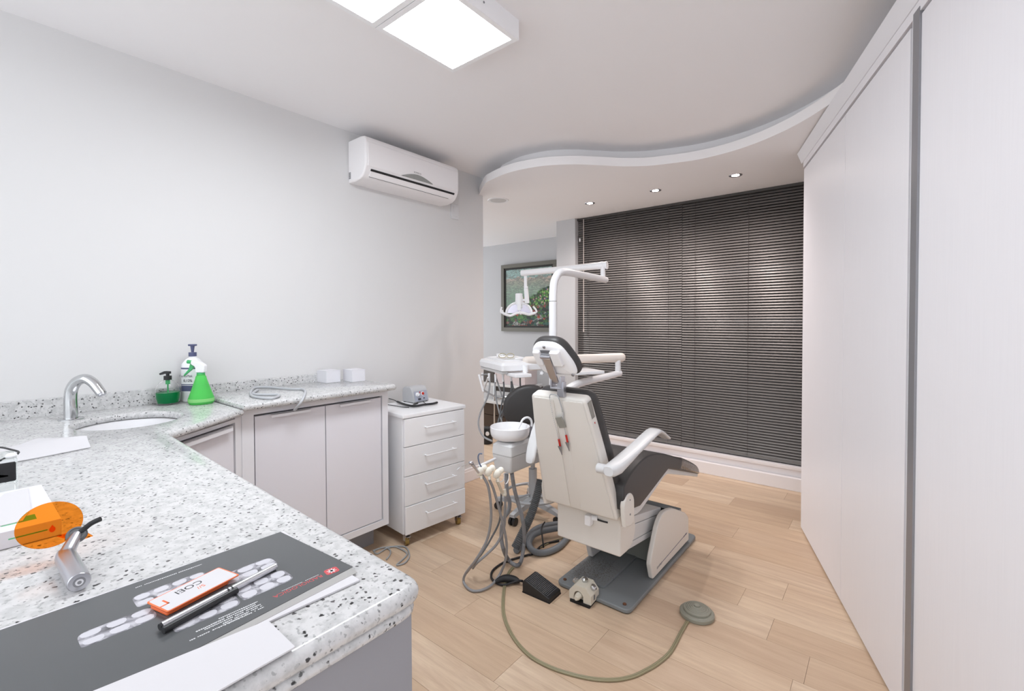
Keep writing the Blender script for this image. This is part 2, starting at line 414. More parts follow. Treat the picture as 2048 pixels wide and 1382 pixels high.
b = B(); box(b, (XW-.12,XW),(-1.30,2.85),(0,ZC+.05)); struct('wall_left', b, wall_m)
b = B(); box(b, (XW-.134,XW+.013),(1.3,2.863),(0,.105),.003); box(b, (XW-.134,XW+.017),(1.3,2.867),(0,.085),.003); struct('baseboard_left', b, trim_m)
b = B(); box(b, (-2.707,-2.48),(YB,4.80),(0,ZS+.3)); struct('trim_1', b, side_m)          # pillar beside the blinds
b = B(); box(b, (-2.48,1.6),(4.09,4.30),(0,.155)); box(b, (-2.48,1.6),(4.20,4.32),(2.30,2.6)); wb_ = struct('wall_back', b, trim_m); wb_.data.materials.append(blackp_m); [setattr(p_, 'material_index', 1) for p_ in wb_.data.polygons if p_.center.z > 2.0]
b = B(); box(b, (-2.715,1.6),(4.048,4.092),(0,.098),.004); struct('baseboard_back', b, trim_m)
b = B(); box(b, (-2.484,1.6),(4.066,4.30),(.155,.180),.004); struct('trim_2', b, trim_m)           # window sill
b = B(); box(b, (-5.3,-2.48),(4.79,4.92),(0,ZS+.3)); struct('wall_side_far', b, side_m)
b = B(); box(b, (-5.42,XW-.12),(1.2,1.32),(0,ZS+.3)); struct('wall_side_near', b, side_m)
b = B(); box(b, (1.6,1.72),(-1.30,4.3),(0,ZC+.05)); struct('wall_right', b, wall_m)
b = B(); box(b, (XW-.12,1.72),(-1.30,4.35),(ZC,ZC+.08)); struct('ceiling', b, ceil_m)
# window behind the blinds
wn_ = B()
for x0, x1 in ((-2.48,-2.43),(-1.46,-1.40),(-.35,-.29),(.72,.78),(1.55,1.6)): box(wn_, (x0,x1),(4.22,4.26),(.18,2.30))
box(wn_, (-2.48,1.6),(4.22,4.26),(.18,.23)); box(wn_, (-2.48,1.6),(4.22,4.26),(2.25,2.30))
win = struct('window_1', wn_, pm('dark_window_frame', rgb(34,34,35), .5))
obj('pane', bx((-2.43,1.55),(4.236,4.242),(.23,2.25)), winglass_m, win)
b = B(); box(b, (-2.48,1.7),(4.34,4.36),(0,2.6)); struct('night_backing', b, dark_m)  # dark board added behind the glass, in place of the night outside
# dropped ceiling with the wavy edge
edge = [(-2.599,2.775),(-2.401,2.617),(-2.31,2.572),(-2.147,2.528),(-2.006,2.519),(-1.844,2.549),(-1.723,2.605),(-1.618,2.681),(-1.524,2.778),(-1.432,2.88),(-1.359,2.947),(-1.251,3.018),(-1.101,3.071),(-0.9462,3.104),(-0.7568,3.086),(-0.6042,3.031),(-0.4585,2.944),(-0.3513,2.855),(-0.2526,2.749),(-0.1767,2.655)]
edge[0] = (XW, 2.80); edge += [(-.08,2.53),(.05,2.36),(.2,2.12),(.36,1.82),(.5,1.5),(.62,1.1),(.7,.6)]
E3 = spline([(a,b_,0) for a,b_ in edge], 4)
E2 = [(p.x,p.y) for p in E3]
poly = E2 + [(1.6,.6),(1.6,4.32),(-2.5,4.32)]
poly += [(-2.5,4.80),(-5.3,4.80),(-5.3,1.3),(XW-.12,1.3),(XW-.12,2.85),(XW,2.85)]
b = plate([poly], ZS, 2.405, .002, 1)
struct('ceiling_drop', b, ceil_m)
# recessed upper band, set back from the edge
off = []
for i, p in enumerate(E2):
    a = Vector(E2[max(i-1,0)]); c = Vector(E2[min(i+1,len(E2)-1)]); d = (c-a).normalized(); nn = Vector((-d.y,d.x))
    q = Vector(p)+nn*.13; off.append((q.x,q.y))
off[0] = (XW, 2.95); off = [off[0]]+[q for q in off[1:] if q[0] > XW+.03]
b = plate([off+[(1.6,.8),(1.6,4.30),(XW,4.30)]], 2.405, ZC, 0, 1); struct('trim_3', b, ceil_m)

# ================================================================== BLINDS
NS = 94; PITCH = .0225
def make_blind(name, label, x0, x1, cords, zoff):
    t = thing(name, label, 'blind', ((x0+x1)/2, 4.122, .19), 0)
    obj('head_rail', bx((x0,x1),(4.10,4.135),(2.325,2.346)), pm('dark_head_rail', rgb(70,68,66), .5), t)
    obj('bottom_rail', bx((x0,x1),(4.108,4.134),(.189,.214),.003), rail_m, t)
    s = B(); W2 = .0120; ang = math.radians(53); pts = []
    for k in range(5):
        u = -1+k*.5; pts.append((u*W2, .0022*(1-u*u)))
    ring = [(a,b_) for a,b_ in pts]+[(a,b_-.0004) for a,b_ in pts[::-1]]
    ca, sa = math.cos(ang), math.sin(ang)
    # convex face looks into the room (-y)
    ring = [(-(a*ca)-b_*sa, -a*sa+b_*ca) for a,b_ in ring]
    hw = (x1-x0)/2-.001
    loft(s, [[(-hw,p[0],p[1]) for p in ring],[(hw,p[0],p[1]) for p in ring]])
    bmesh.ops.recalc_face_normals(s, faces=s.faces)
    me = mesh_of('slat', s, slat_m, 60)
    for k in range(NS):
        o = bpy.data.objects.new('slat', me); COL.objects.link(o); o.parent = t
        o.location = (0, 0, .035+zoff+k*PITCH); o.rotation_euler = (random.uniform(-.02,.02),0,0)
    for cx in cords:
        c = B(); cyl(c, (cx,4.104,.2),(cx,4.104,2.33),.0012,seg=6); obj('ladder_cord', c, cordd_m, t)
    return t
bl = make_blind('venetian_blind', 'dark grey venetian blind next to the pillar, with a clear tilt wand', -2.478, -1.4152, (-2.34,-1.938,-1.531), 0)
b = B(); cyl(b, (-2.397,4.092,1.20),(-2.397,4.092,2.33),.004,seg=8); cyl(b,(-2.397,4.092,1.19),(-2.397,4.092,1.22),.0065,seg=8); obj('tilt_wand', b, cordw_m, bl)
obj('cord_clip', bx((-2.452,-2.438),(4.096,4.104),(2.11,2.145),.002), white_m, bl)
make_blind('venetian_blind', 'dark grey venetian blind running behind the tall wardrobe, right of the other blind', -1.4145, .30, (-1.298,-.878,-.42,.04), -.004)

# ================================================================== WARDROBE (right)
A0 = Vector((-.408,3.346,0)); rz = math.atan2(-.9505,.3108)
wd = thing('sliding_wardrobe', 'floor-to-ceiling pale grey wardrobe with flush sliding doors filling the right side', 'wardrobe', A0, rz)
MW = WM[wd.name]
obj('carcass', bx((0,4.9),(.03,.62),(.002,2.235),0,MW), lam_m, wd)
obj('gap_shade', bx((.80,.82),(.026,.031),(.012,2.228),0,MW), gap_m, wd)  # dark strip in the door seam, its colour stands in for shade
obj('door', bx((0,.8088),(0,.028),(.012,2.228),.001,MW), lam_m, wd)
obj('door', bx((.8122,1.464),(0,.028),(.012,2.228),.001,MW), lam_m, wd)
obj('door', bx((1.541,4.9),(0,.028),(.012,2.228),.001,MW), lam_m, wd)
b = B(); box(b, (1.464,1.486),(.006,.03),(.012,2.245),.001,MW); obj('edge_handle', b, aludark_m, wd, label='dark grey recessed door edge profile')
b = B(); box(b, (1.486,1.498),(-.003,.03),(.012,2.252),.001,MW); obj('edge_handle', b, frame_m, wd, label='narrow pale door edge profile')
b = B(); box(b, (1.498,1.541),(-.006,.03),(.012,2.252),.001,MW); obj('edge_handle', b, alug_m, wd, label='satin grey aluminium door edge profile')
obj('top_rail', bx((0,4.9),(-.004,.05),(2.238,2.274),.001,MW), lam_m, wd)
b = B(); prism(b, [(0,2.274),(-.006,2.276),(-.03,2.338),(.06,2.338),(.06,2.274)], 'x', -.04, 4.9, M=MW); obj('cornice', b, frame_m, wd)

# ================================================================== WORKTOPS AND BASE CABINETS
sink = [(-2.262+.172*math.cos(2*math.pi*k/48), .437+.158*math.sin(2*math.pi*k/48)) for k in range(48)]
low_out = roundpoly([(XW,-1.25),(-.512,-1.25),(-.512,.432),(-1.885,.470),(-2.14,.800),(XW,.800)], [0,.03,.035,.02,0,0])
wt = thing('granite_worktop', 'speckled white granite L-shaped worktop with oval sink cut-out, in the foreground', 'worktop', (-1.5,0,.86))
obj('worktop_slab', plate([low_out, sink], .897, .925, .0135), granite_m, wt, ang=50)
ap = B(); prism(ap, roundpoly([(-.60,-1.25),(-.517,-1.25),(-.517,.427),(-1.5,.450),(-1.5,.40),(-.60,.385)], [0,.02,.035,0,0,0]), 'z', .880, .8975, capbev=.008); obj('edge_strip', ap, granite_m, wt)
obj('backsplash', bx((XW+.001,XW+.022),(-1.25,.800),(.924,.995),.003), granite_m, wt)
wr = thing('granite_worktop', 'raised speckled granite worktop over the two-door cabinet by the wall', 'worktop', (-2.4,1.2,.905))
obj('worktop_slab', plate([roundpoly([(XW,.800),(-2.14,.800),(-2.14,1.605),(XW,1.605)], [0,0,.03,0])], .914, .946, .0150), granite_m, wr, ang=50)
obj('backsplash', bx((XW+.001,XW+.022),(.801,1.50),(.945,.992),.003), granite_m, wr)
sk = thing('sink_basin', 'white oval undermount sink basin set in the granite worktop', 'sink', (-2.262,.437,.73))
b = B(); prof = [(1.06,0),(1.0,-.002),(.97,-.03),(.90,-.09),(.70,-.135),(.30,-.147),(.0,-.148)]
loft(b, [[(-2.262+.172*s*math.cos(2*math.pi*k/40), .437+.158*s*math.sin(2*math.pi*k/40), .896+z) for k in range(40)] for s,z in [(max(s_,.01),z_) for s_,z_ in prof]], cap=True)
b.faces.ensure_lookup_table(); big = max(b.faces, key=lambda f: len(f.verts)*f.calc_area()); b.faces.remove(big)
obj('basin', b, spk_m, sk, recalc=False)
b = B(); lathe(b, [(.022,0),(.022,.004),(.012,.005)], (-2.262,.437,.733)); obj('drain', b, chrome_m, sk)
# faucet
fd = Vector((.81,.586,0)); F0 = Vector((-2.455,.298,.925))
fc = thing('basin_faucet', 'chrome gooseneck faucet standing behind the sink', 'faucet', F0)
b = B(); lathe(b, [(.0385,0),(.0385,.003),(.036,.005),(.02,.006)], F0); obj('base_ring', b, chrome_m, fc)
b = B(); tube(b, [F0+fd*a+Vector((0,0,h)) for a,h in ((0,0),(0,.045),(0,.085),(.006,.118),(.028,.147),(.062,.158),(.093,.143),(.116,.116),(.128,.100))], (.0215,.0165), seg=28, n=8)
obj('spout', b, chrome_m, fc)
b = B(); d = Vector((.012,0,-.016)).normalized(); e = F0+fd*.128+Vector((0,0,.100)); dd = (fd*.6+Vector((0,0,-.8))).normalized(); cyl(b, e-dd*.001, e+dd*.006, .013, seg=20); obj('aerator', b, alu_m, fc)

# desk cabinet under the peninsula
dk = thing('desk_cabinet', 'mid grey laminate panelled base under the end of the granite worktop', 'cabinet', (-1.2,-.4,0))
obj('carcass', bx((-1.85,-.548),(-1.15,.40),(.10,.878)), deskpanel_m, dk)
obj('end_panel', bx((-.548,-.530),(-1.20,.418),(.0,.8795),.001), deskpanel_m, dk)
obj('plinth', bx((-1.85,-.62),(-1.1,.33),(0,.10)), deskpanel_m, dk)
# diagonal sink cabinet
a0, a1 = Vector((-1.925,.43,0)), Vector((-2.205,.815,0)); dv = (a1-a0); DL = dv.length; dv.normalize()
inn = Vector((-dv.y, dv.x, 0)); inn = inn if inn.x < 0 else -inn
MDg = frame(a0, dv, inn)     # x along front, y into cabinet
if MDg.col[2].z < 0: MDg = Matrix(((dv.x,inn.x,0,a0.x),(dv.y,inn.y,0,a0.y),(0,0,1,0),(0,0,0,1)))
sc_ = thing('sink_cabinet', 'angled pale grey cabinet with one door below the sink', 'cabinet', a0)
b = B(); prism(b, [(-1.93,.44),(-2.19,.797),(XW,.797),(XW,.10),(-1.9,.10)], 'z', .10, .60); obj('carcass', b, frame_m, sc_)
b = B(); box(b, (0,.03),(0,.03),(.13,.882),0,MDg); box(b, (DL-.045,DL+.004),(0,.03),(.13,.896),0,MDg); box(b, (.03,DL-.045),(0,.03),(.866,.882),0,MDg); box(b, (.03,DL-.045),(0,.03),(.13,.17),0,MDg); obj('face_frame', b, frame_m, sc_)
obj('gap_shade', bx((.03,DL-.045),(.026,.032),(.17,.866),0,MDg), gap_m, sc_)  # grey sheet behind the door, shades the gaps by colour
dr = obj('door', bx((.036,DL-.052),(.004,.024),(.175,.856),.001,MDg), cab_m, sc_)
b = B(); box(b, (.07,DL-.09),(-.022,.006),(.8565,.8585),0,MDg); box(b, (.07,DL-.09),(-.022,-.0205),(.842,.8585),0,MDg); obj('handle', b, frame_m, dr)
# cabinet under the raised worktop
cb = thing('two_door_cabinet', 'pale grey base cabinet with two flush doors between angled cabinet and drawer cart', 'cabinet', (-2.4,1.2,0))
XF = -2.2
b = B(); box(b, (XW,XF-.028),(.822,1.575),(.145,.9135)); obj('carcass', b, frame_m, cb)
b = B(); box(b,(XF-.03,XF),(.812,.862),(.145,.9135)); box(b,(XF-.03,XF),(1.540,1.577),(.145,.9135)); box(b,(XF-.03,XF),(.862,1.540),(.884,.9135)); box(b,(XF-.03,XF),(.862,1.540),(.145,.180)); obj('face_frame', b, frame_m, cb)
obj('gap_shade', bx((XF-.03,XF-.026),(.862,1.54),(.18,.884)), gap_m, cb)  # grey sheet puts the shade of the door gaps into colour
for y0, y1, h0, h1 in ((.868,1.2025,.930,1.115),(1.2065,1.534,1.272,1.450)):
    dr = obj('door', bx((XF-.024,XF-.004),(y0,y1),(.185,.874),.001), cab_m, cb)
    b = B(); box(b,(XF-.006,XF+.022),(h0,h1),(.8745,.8765)); box(b,(XF+.0205,XF+.022),(h0,h1),(.862,.8765)); obj('handle', b, frame_m, dr)
obj('plinth', bx((XW,-2.325),(.8,1.56),(0,.145)), deskpanel_m, cb)

# ================================================================== DRAWER CART
cr = math.atan2(.447*.094,.447); crz = -math.radians(5.2)
ct = thing('drawer_cart', 'white lacquered four-drawer cart on amber casters beside the cabinets', 'cart', (-2.13,1.633,0), crz)
MC = WM[ct.name]; CW = .452; CD = .40
obj('body', bx((-CD,-.019),(.002,CW-.002),(.072,.744),.003,MC), white_m, ct)
obj('top_panel', bx((-CD-.004,.002),(-.006,CW+.006),(.744,.768),.005,MC), white_m, ct)
zc = [.742,.578,.408,.236,.072]
for k in range(4):
    z1, z0 = zc[k], zc[k+1]; out = 0.004 if k == 3 else 0
    dr = obj('drawer', bx((-.018+out,0+out),(.006,CW-.004),(z0+.002,z1-.001),.003,MC), white_m, ct)
    zh = (z0+z1)/2+.018; ya, yb = .145,.350
    b = B(); tube(b, [MC@Vector(p) for p in ((out-.002,ya,zh),(.022+out,ya,zh),(.027+out,ya+.006,zh),(.027+out,yb-.006,zh),(.022+out,yb,zh),(out-.002,yb,zh))], .0042, seg=8, n=3); obj('handle', b, whitep_m, dr)
for (cx,cy) in ((-.035,.035),(-.035,CW-.035),(-CD+.04,.035),(-CD+.04,CW-.035)):
    b = B(); c0 = Vector((cx,cy,.027)); cyl(b, MC@(c0+Vector((-.004,-.010,0))), MC@(c0+Vector((.004,.010,0))), .027, seg=20); w_ = obj('caster_wheel', b, caster_m, ct)
    b = B(); box(b,(cx-.018,cx+.018),(cy-.018,cy+.018),(.060,.0725),.002,MC); box(b,(cx-.014,cx+.014),(cy-.015,cy-.0125),(.025,.062),0,MC); box(b,(cx-.014,cx+.014),(cy+.0125,cy+.015),(.025,.062),0,MC)
    box(b,(cx+.004,cx+.03),(cy-.012,cy+.012),(.050,.056),.002,MC); obj('caster_fork', b, alu_m, w_)
# control box on the cart
dv_ = thing('micromotor_control_box', 'light grey control box with red button and dial on top of the drawer cart', 'device', (-2.43,1.97,.768))
b = B(); prism(b, roundpoly([(-2.495,.772),(-2.378,.772),(-2.384,.815),(-2.408,.862),(-2.43,.872),(-2.48,.870),(-2.497,.85)], [.004,.004,.02,.03,.015,.02,.015]), 'y', 1.905, 2.032, capbev=.012, seg=4); obj('housing', b, pm('device_grey', rgb(192,193,196), .4), dv_)
MF = frame((-2.3775,1.912,.778),(0,1,0),(-.22,0,1))
obj('front_panel', bx((.004,.108),(.0,.066),(.001,.004),.001,MF), pm('device_panel_blue_grey', rgb(172,176,190), .4), dv_)
b = B(); t = frame(MF@Vector((.026,.044,.004)),(0,1,0),(-.22,0,1)); lathe(b, [(.014,0),(.014,.003),(.0105,.004),(.0095,.014),(.007,.015)], (0,0,0), 24, t); obj('dial', b, whitep_m, dv_)
b = B(); t = frame(MF@Vector((.071,.046,.004)),(0,1,0),(-.22,0,1)); lathe(b, [(.0135,0),(.0135,.002),(.0105,.003)], (0,0,0), 24, t); obj('button_ring', b, whitep_m, dv_)
b = B(); lathe(b, [(.010,0),(.009,.006),(.006,.007)], (0,0,0), 24, t); obj('button', b, red_m, dv_)
obj('indicator', bx((.046,.052),(.050,.062),(.004,.006),0,MF), red_m, dv_)
obj('socket', bx((.028,.046),(.008,.018),(.004,.012),.001,MF), blackp_m, dv_); obj('socket', bx((.072,.082),(.012,.019),(.004,.006),0,MF), blackp_m, dv_)
b = B()
for fx in (-2.48,-2.395):
    for fy in (1.915,2.02): box(b,(fx-.008,fx+.008),(fy-.008,fy+.008),(.768,.7725))
obj('feet', b, rubber_m, dv_)
b = B(); tube(b, [(-2.454,2.01,0.774),(-2.438,2.023,0.774),(-2.339,1.957,0.774),(-2.285,1.931,0.774),(-2.268,1.945,0.774)], .0018, seg=6, n=6)
tube(b, [(-2.239,1.981,0.78),(-2.227,1.934,0.78),(-2.244,1.877,0.78),(-2.245,1.824,0.78),(-2.271,1.803,0.78),(-2.324,1.804,0.78),(-2.4,1.821,0.78),(-2.462,1.84,0.78)], .0072, seg=10, n=5)
tube(b, [(-2.49,1.861,0.774),(-2.587,1.894,0.774),(-2.646,1.897,0.774),(-2.67,1.891,0.774)], .003, seg=8, n=5)
tube(b, [(-2.276,1.785,0.773),(-2.325,1.767,0.773),(-2.393,1.766,0.773),(-2.457,1.759,0.773)], .0025, seg=8, n=5)
tube(b, [(-2.26,1.802,0.78),(-2.299,1.845,0.78),(-2.317,1.886,0.78)], .006, seg=8, n=4)
solo('handpiece_cable', b, blackp_m, 'black handpiece and cable lying in front of the grey control box', 'cable')

# ================================================================== AIR CONDITIONER, SWITCH, CEILING LIGHTS
ac = thing('air_conditioner', 'white wall-mounted split air conditioner high on the left wall', 'air conditioner', (XW,2.0,2.17))
pr = [(XW,2.430),(-2.50,2.431),(-2.46,2.424),(-2.445,2.408),(-2.440,2.380),(-2.440,2.262),(-2.446,2.238),(-2.458,2.214),(-2.476,2.192),(-2.505,2.176),(-2.56,2.167),(XW,2.170)]
b = B(); prism(b, pr, 'y', 1.606, 2.384, capbev=.012, seg=4); body = obj('body', b, ac_m, ac)
b = B(); prism(b, [(-2.452,2.405),(-2.436,2.385),(-2.4355,2.262),(-2.440,2.243),(-2.46,2.25)], 'y', 1.622, 2.368, capbev=.003, seg=2); obj('front_panel', b, ac_m, ac)
nl = Vector((.80,0,-.60))
def acp(a): # point on lower front curve by arc pairs
    return a
b = B(); prism(b, [(-2.4455,2.2300),(-2.4525,2.2185),(-2.462,2.222),(-2.452,2.234)], 'y', 1.648, 2.345); obj('air_slot', b, blackp_m, ac)
b = B(); prism(b, [(-2.4520,2.2178),(-2.4725,2.1900),(-2.484,2.196),(-2.463,2.222)], 'y', 1.650, 2.340, capbev=.002); obj('louver', b, ac_m, ac)
b = B(); prism(b, [(-2.4735,2.1895),(-2.4755,2.1878),(-2.482,2.193),(-2.479,2.196)], 'y', 1.652, 2.310); obj('louver_gap', b, gap_m, ac)
lens = [(1.868+.262*k/16, .004+.032*math.sin(math.pi*k/16)) for k in range(17)]
b = B(); loft(b, [[(-2.4335-(.0 if z<.01 else 0),y,2.240+z) for y,z in lens],[(-2.446,y,2.240+z) for y,z in lens]]); obj('display_lens', b, lens_m, ac)
obj('brand_lettering', text('KOMECO', (-2.4338,1.965,2.283),(0,1,0),(0,0,1), .0145, .0002), lens_m, ac)
b = B()
for k in range(7): box(b, (-2.622,-2.602),(1.6045,1.607),(2.192+k*.006,2.1955+k*.006))
obj('side_vent', b, gap_m, ac)
sp = thing('wall_outlet', 'white outlet plate on the wall below the end of the air conditioner', 'outlet', (XW,2.52,2.10))
obj('cover_plate', bx((XW,XW+.010),(2.481,2.562),(2.098,2.214),.004), plate_m, sp); obj('insert', bx((XW+.009,XW+.0125),(2.503,2.540),(2.118,2.194),.002), plate_m, sp)
for i, (y0, lab) in enumerate(((1.048,'square white LED ceiling panel nearest to the air conditioner'),(.640,'square white LED ceiling panel cut by the top edge of the photo'))):
    cl = thing('ceiling_light', lab, 'ceiling light', (-1.335,y0+.2,2.415), group=None)
    x0, x1, y1 = -1.523, -1.145, y0+.405
    b = B(); fr = .022
    box(b,(x0,x1),(y0,y0+fr),(2.415,ZC)); box(b,(x0,x1),(y1-fr,y1),(2.415,ZC)); box(b,(x0,x0+fr),(y0+fr,y1-fr),(2.415,ZC)); box(b,(x1-fr,x1),(y0+fr,y1-fr),(2.415,ZC)); box(b,(x0+.002,x1-.002),(y0+.002,y1-.002),(2.45,ZC))
    obj('frame', b, white_m, cl)
    obj('diffuser', bx((x0+fr,x1-fr),(y0+fr,y1-fr),(2.418,2.424)), emit_m, cl)
    b = B(); cyl(b, (x1,y0+.2,2.455),(x1+.002,y0+.2,2.455),.004,seg=10); obj('screw', b, alug_m, cl)
for (x,y), lab in zip(SPOTS, ('recessed spotlight left of the other two, above the lamp arm','middle one of the three recessed spotlights in the dropped ceiling','recessed spotlight nearest to the wardrobe')):
    s_ = thing('recessed_spotlight', lab, 'spotlight', (x,y,ZS), group=None)
    b = B(); lathe(b, [(.025,-.001),(.043,-.003),(.045,0),(.025,.001)], (x,y,ZS), 28); obj('trim_ring', b, alu_m, s_)
    b = B(); lathe(b, [(.0,-.0005),(.025,-.0005),(.025,-.002),(0,-.002)], (x,y,ZS-.0005), 24); obj('lens', b, spotlens_m, s_)
b = thing('ceiling_speaker', 'round white speaker set in the dropped ceiling past the wall corner', 'speaker', (-2.62,3.03,ZS))
t = B(); lathe(t, [(.070,-.003),(.088,-.006),(.092,0),(.070,0)], (-2.62,3.03,ZS), 32); obj('rim', t, whitep_m, b)
t = B(); lathe(t, [(.0,-.004),(.070,-.004),(.070,0),(0,0)], (-2.62,3.03,ZS), 32); obj('grille', t, speaker_m, b)

# ================================================================== PAINTING
pt = thing('framed_painting', 'large landscape painting in a dark frame on the far wall', 'painting', (-3.6,4.79,1.17))
X0, X1, Z0, Z1, Y0, Y1 = -4.062,-3.168,1.168,2.058,4.748,4.79
b = B(); fw = .05
for (xa,xb,za,zb) in ((X0,X1,Z0,Z0+fw),(X0,X1,Z1-fw,Z1),(X0,X0+fw,Z0+fw,Z1-fw),(X1-fw,X1,Z0+fw,Z1-fw)): box(b,(xa,xb),(Y0,Y1),(za,zb),.002)
obj('frame', b, framep_m, pt)
b = B(); iw = .024; a0_, a1_, c0_, c1_ = X0+fw, X1-fw, Z0+fw, Z1-fw
for (xa,xb,za,zb) in ((a0_,a1_,c0_,c0_+iw),(a0_,a1_,c1_-iw,c1_),(a0_,a0_+iw,c0_+iw,c1_-iw),(a1_-iw,a1_,c0_+iw,c1_-iw)): box(b,(xa,xb),(Y0+.012,Y1),(za,zb))
obj('inner_frame', b, framed_m, pt)
obj('canvas', bx((a0_+iw,a1_-iw),(Y0+.018,Y1-.005),(c0_+iw,c1_-iw)), paint_m, pt)

# ================================================================== BACK-LEFT SHELF TROLLEY
tr = thing('shelf_trolley', 'dark shelf trolley with chrome posts behind the instrument tray', 'trolley', (-3.5,4.3,0))
tx0, tx1, ty0, ty1 = -3.95,-3.19,4.16,4.50
obj('top_shelf', bx((tx0,tx1),(ty0,ty1),(.520,.548),.003), grayp_m, tr, label='pale grey top shelf')
obj('back_panel', bx((tx0,tx1),(ty1-.015,ty1),(.40,.52)), dark_m, tr)
obj('shelf', bx((tx0,tx1-.14),(ty0-.05,ty1),(.315,.345),.003), grayp_m, tr, label='pale grey lower shelf')
for px_, py_ in ((tx0+.02,ty0+.02),(tx0+.30,ty0-.02),(tx1-.02,ty0+.02),(tx1-.02,ty1-.02),(tx0+.02,ty1-.02)):
    b = B(); cyl(b, (px_,py_,0),(px_,py_,.53),.012,seg=12); obj('post', b, chrome_m, tr)
for k in range(2):
    obj('drawer', bx((tx0+.05,tx1-.18),(ty0+.02,ty1-.03),(.01+k*.15,.155+k*.15),.004), basket_m, tr)
bxp = solo('storage_box', bx((-3.70,-3.235),(4.20,4.44),(.549,.72),.004), pinkw_m, 'pale pinkish box standing on the shelf trolley', 'box')
bxd = solo('dark_storage_box', bx((-3.93,-3.73),(4.22,4.40),(.549,.74),.006), dark_m, 'dark brown block standing on the shelf trolley next to the wall corner', 'box')
kt = thing('black_canister', 'small black canister with a white cap on the floor past the wall corner', 'canister', (-3.30,3.62,0))
cpos = (-3.715,4.119,0)
b = B(); lathe(b, [(.0,0),(.055,0),(.06,.01),(.06,.15),(.05,.17),(0,.17)], (-3.30,3.62,0)); obj('body', b, blackp_m, kt)
b = B(); cyl(b, (-3.255,3.575,.12),(-3.24,3.56,.12),.02,seg=14); obj('cap', b, whitep_m, kt)  # white disc stands in for a highlight on the canister side

# ================================================================== DENTAL CHAIR
CX = -1.063
ch = thing('dental_chair', 'large cream and black dental treatment chair seen from behind', 'dental chair', (CX,2.3,0))
b = B(); prism(b, roundpoly([(-1.252,1.872),(-.868,1.872),(-.868,2.80),(-1.252,2.80)], .035), 'z', .004, .024, capbev=.006); bp = obj('base_plate', b, base_m, ch)
obj('center_rail', bx((-1.104,-1.034),(1.955,2.75),(.0235,.034),.003), base_m, bp)
b = B(); prism(b, roundpoly([(-1.245,1.88),(-.874,1.88),(-.874,2.79),(-1.245,2.79)], .03), 'z', 0, .005); obj('rubber_mat', b, rubber_m, bp)
for x_ in (-1.222,-.905):
    b = B(); cyl(b,(x_,1.905,.022),(x_,1.905,.029),.008,seg=10); obj('bolt', b, pm('rusty_bolt', rgb(110,72,52), .7), bp)
cov = roundpoly([(2.168,.03),(2.138,.115),(2.150,.150),(2.232,.285),(2.300,.322),(2.430,.302),(2.640,.207),(2.690,.165),(2.695,.03)], [.012,.01,.03,.06,.05,.06,.03,.02,.01])
for x0_, x1_ in ((-.905,-.880),(-1.245,-1.215)):
    b = B(); prism(b, cov, 'x', x0_, x1_, capbev=.009, seg=3); cv = obj('side_cover', b, grayp_m if x0_ < -1 else shade_m, ch)
    if x0_ > -1:
        b = B(); prism(b, [(2.245,.066),(2.245,.069),(2.66,.086),(2.66,.083)], 'x', -.8805, -.8793); obj('blue_stripe', b, navy_m, cv, label='thin blue stripe')
        obj('brand_lettering', text('GNATUS', (-.8793,2.215,.060),(0,1,.04),(0,0,1), .017, .0002), deskpanel_m, cv)
        obj('brand_lettering', text('GNATUS', (-.8793,2.60,.078),(0,1,.04),(0,0,1), .013, .0002), navy_m, cv)
b = B(); prism(b, [(2.60,.225),(2.44,.30),(2.425,.29),(2.60,.20)], 'x', -1.215, -.905, capbev=.002); box(b, (-1.2,-.92),(2.60,2.685),(.024,.21),.006); obj('rear_cover', b, base_m, ch)
b = B(); prism(b, [(2.32,.03),(2.37,.24),(2.62,.20),(2.66,.03)], 'x', -1.19, -.93); obj('gearbox', b, pm('gearbox_grey_green', rgb(128,130,124), .5), ch)
# lifting arm: three stacked strips each side
for (za, zb_, zc_, zd) in ((.392,.350,.268,.300),(.347,.268,.205,.265),(.265,.236,.175,.202)):
    b = B(); prism(b, [(1.93,za),(2.40,zd),(2.40,zc_),(1.93,zb_)], 'x', -1.19, -.932, capbev=.003); obj('lift_arm', b, grayp_m, ch)
# rear housing
b = B(); prism(b, roundpoly([(1.846,.262),(1.846,.50),(1.90,.545),(1.965,.500),(1.990,.43),(2.01,.33),(1.975,.275),(1.925,.262)], [.01,.02,.04,.03,.02,.03,.03,.01]), 'x', -1.228, -.898, capbev=.008); obj('rear_housing', b, shade_m, ch)
for x0_, x1_ in ((-.870,-.848),(-1.278,-1.256)):
    pp = [(1.832+.050*math.cos(math.pi*k/14*1.0), .512+.050*math.sin(math.pi*k/14)) for k in range(15)] + [(1.790,.455),(1.800,.425),(1.850,.415),(1.885,.430)]
    b = B(); prism(b, pp, 'x', x0_, x1_, capbev=.007); pv = obj('pivot_cap', b, shade_m, ch)
    if x0_ > -1:
        b = B(); cyl(b,(-.848,1.836,.533),(-.8465,1.836,.533),.004,seg=8); cyl(b,(-.848,1.838,.470),(-.8465,1.838,.470),.0048,seg=8); obj('screw', b, deskpanel_m, pv)
b = B(); cyl(b, (-1.262,1.835,.51),(-.864,1.835,.51),.030,seg=24); obj('pivot_shaft', b, gap_m, ch)
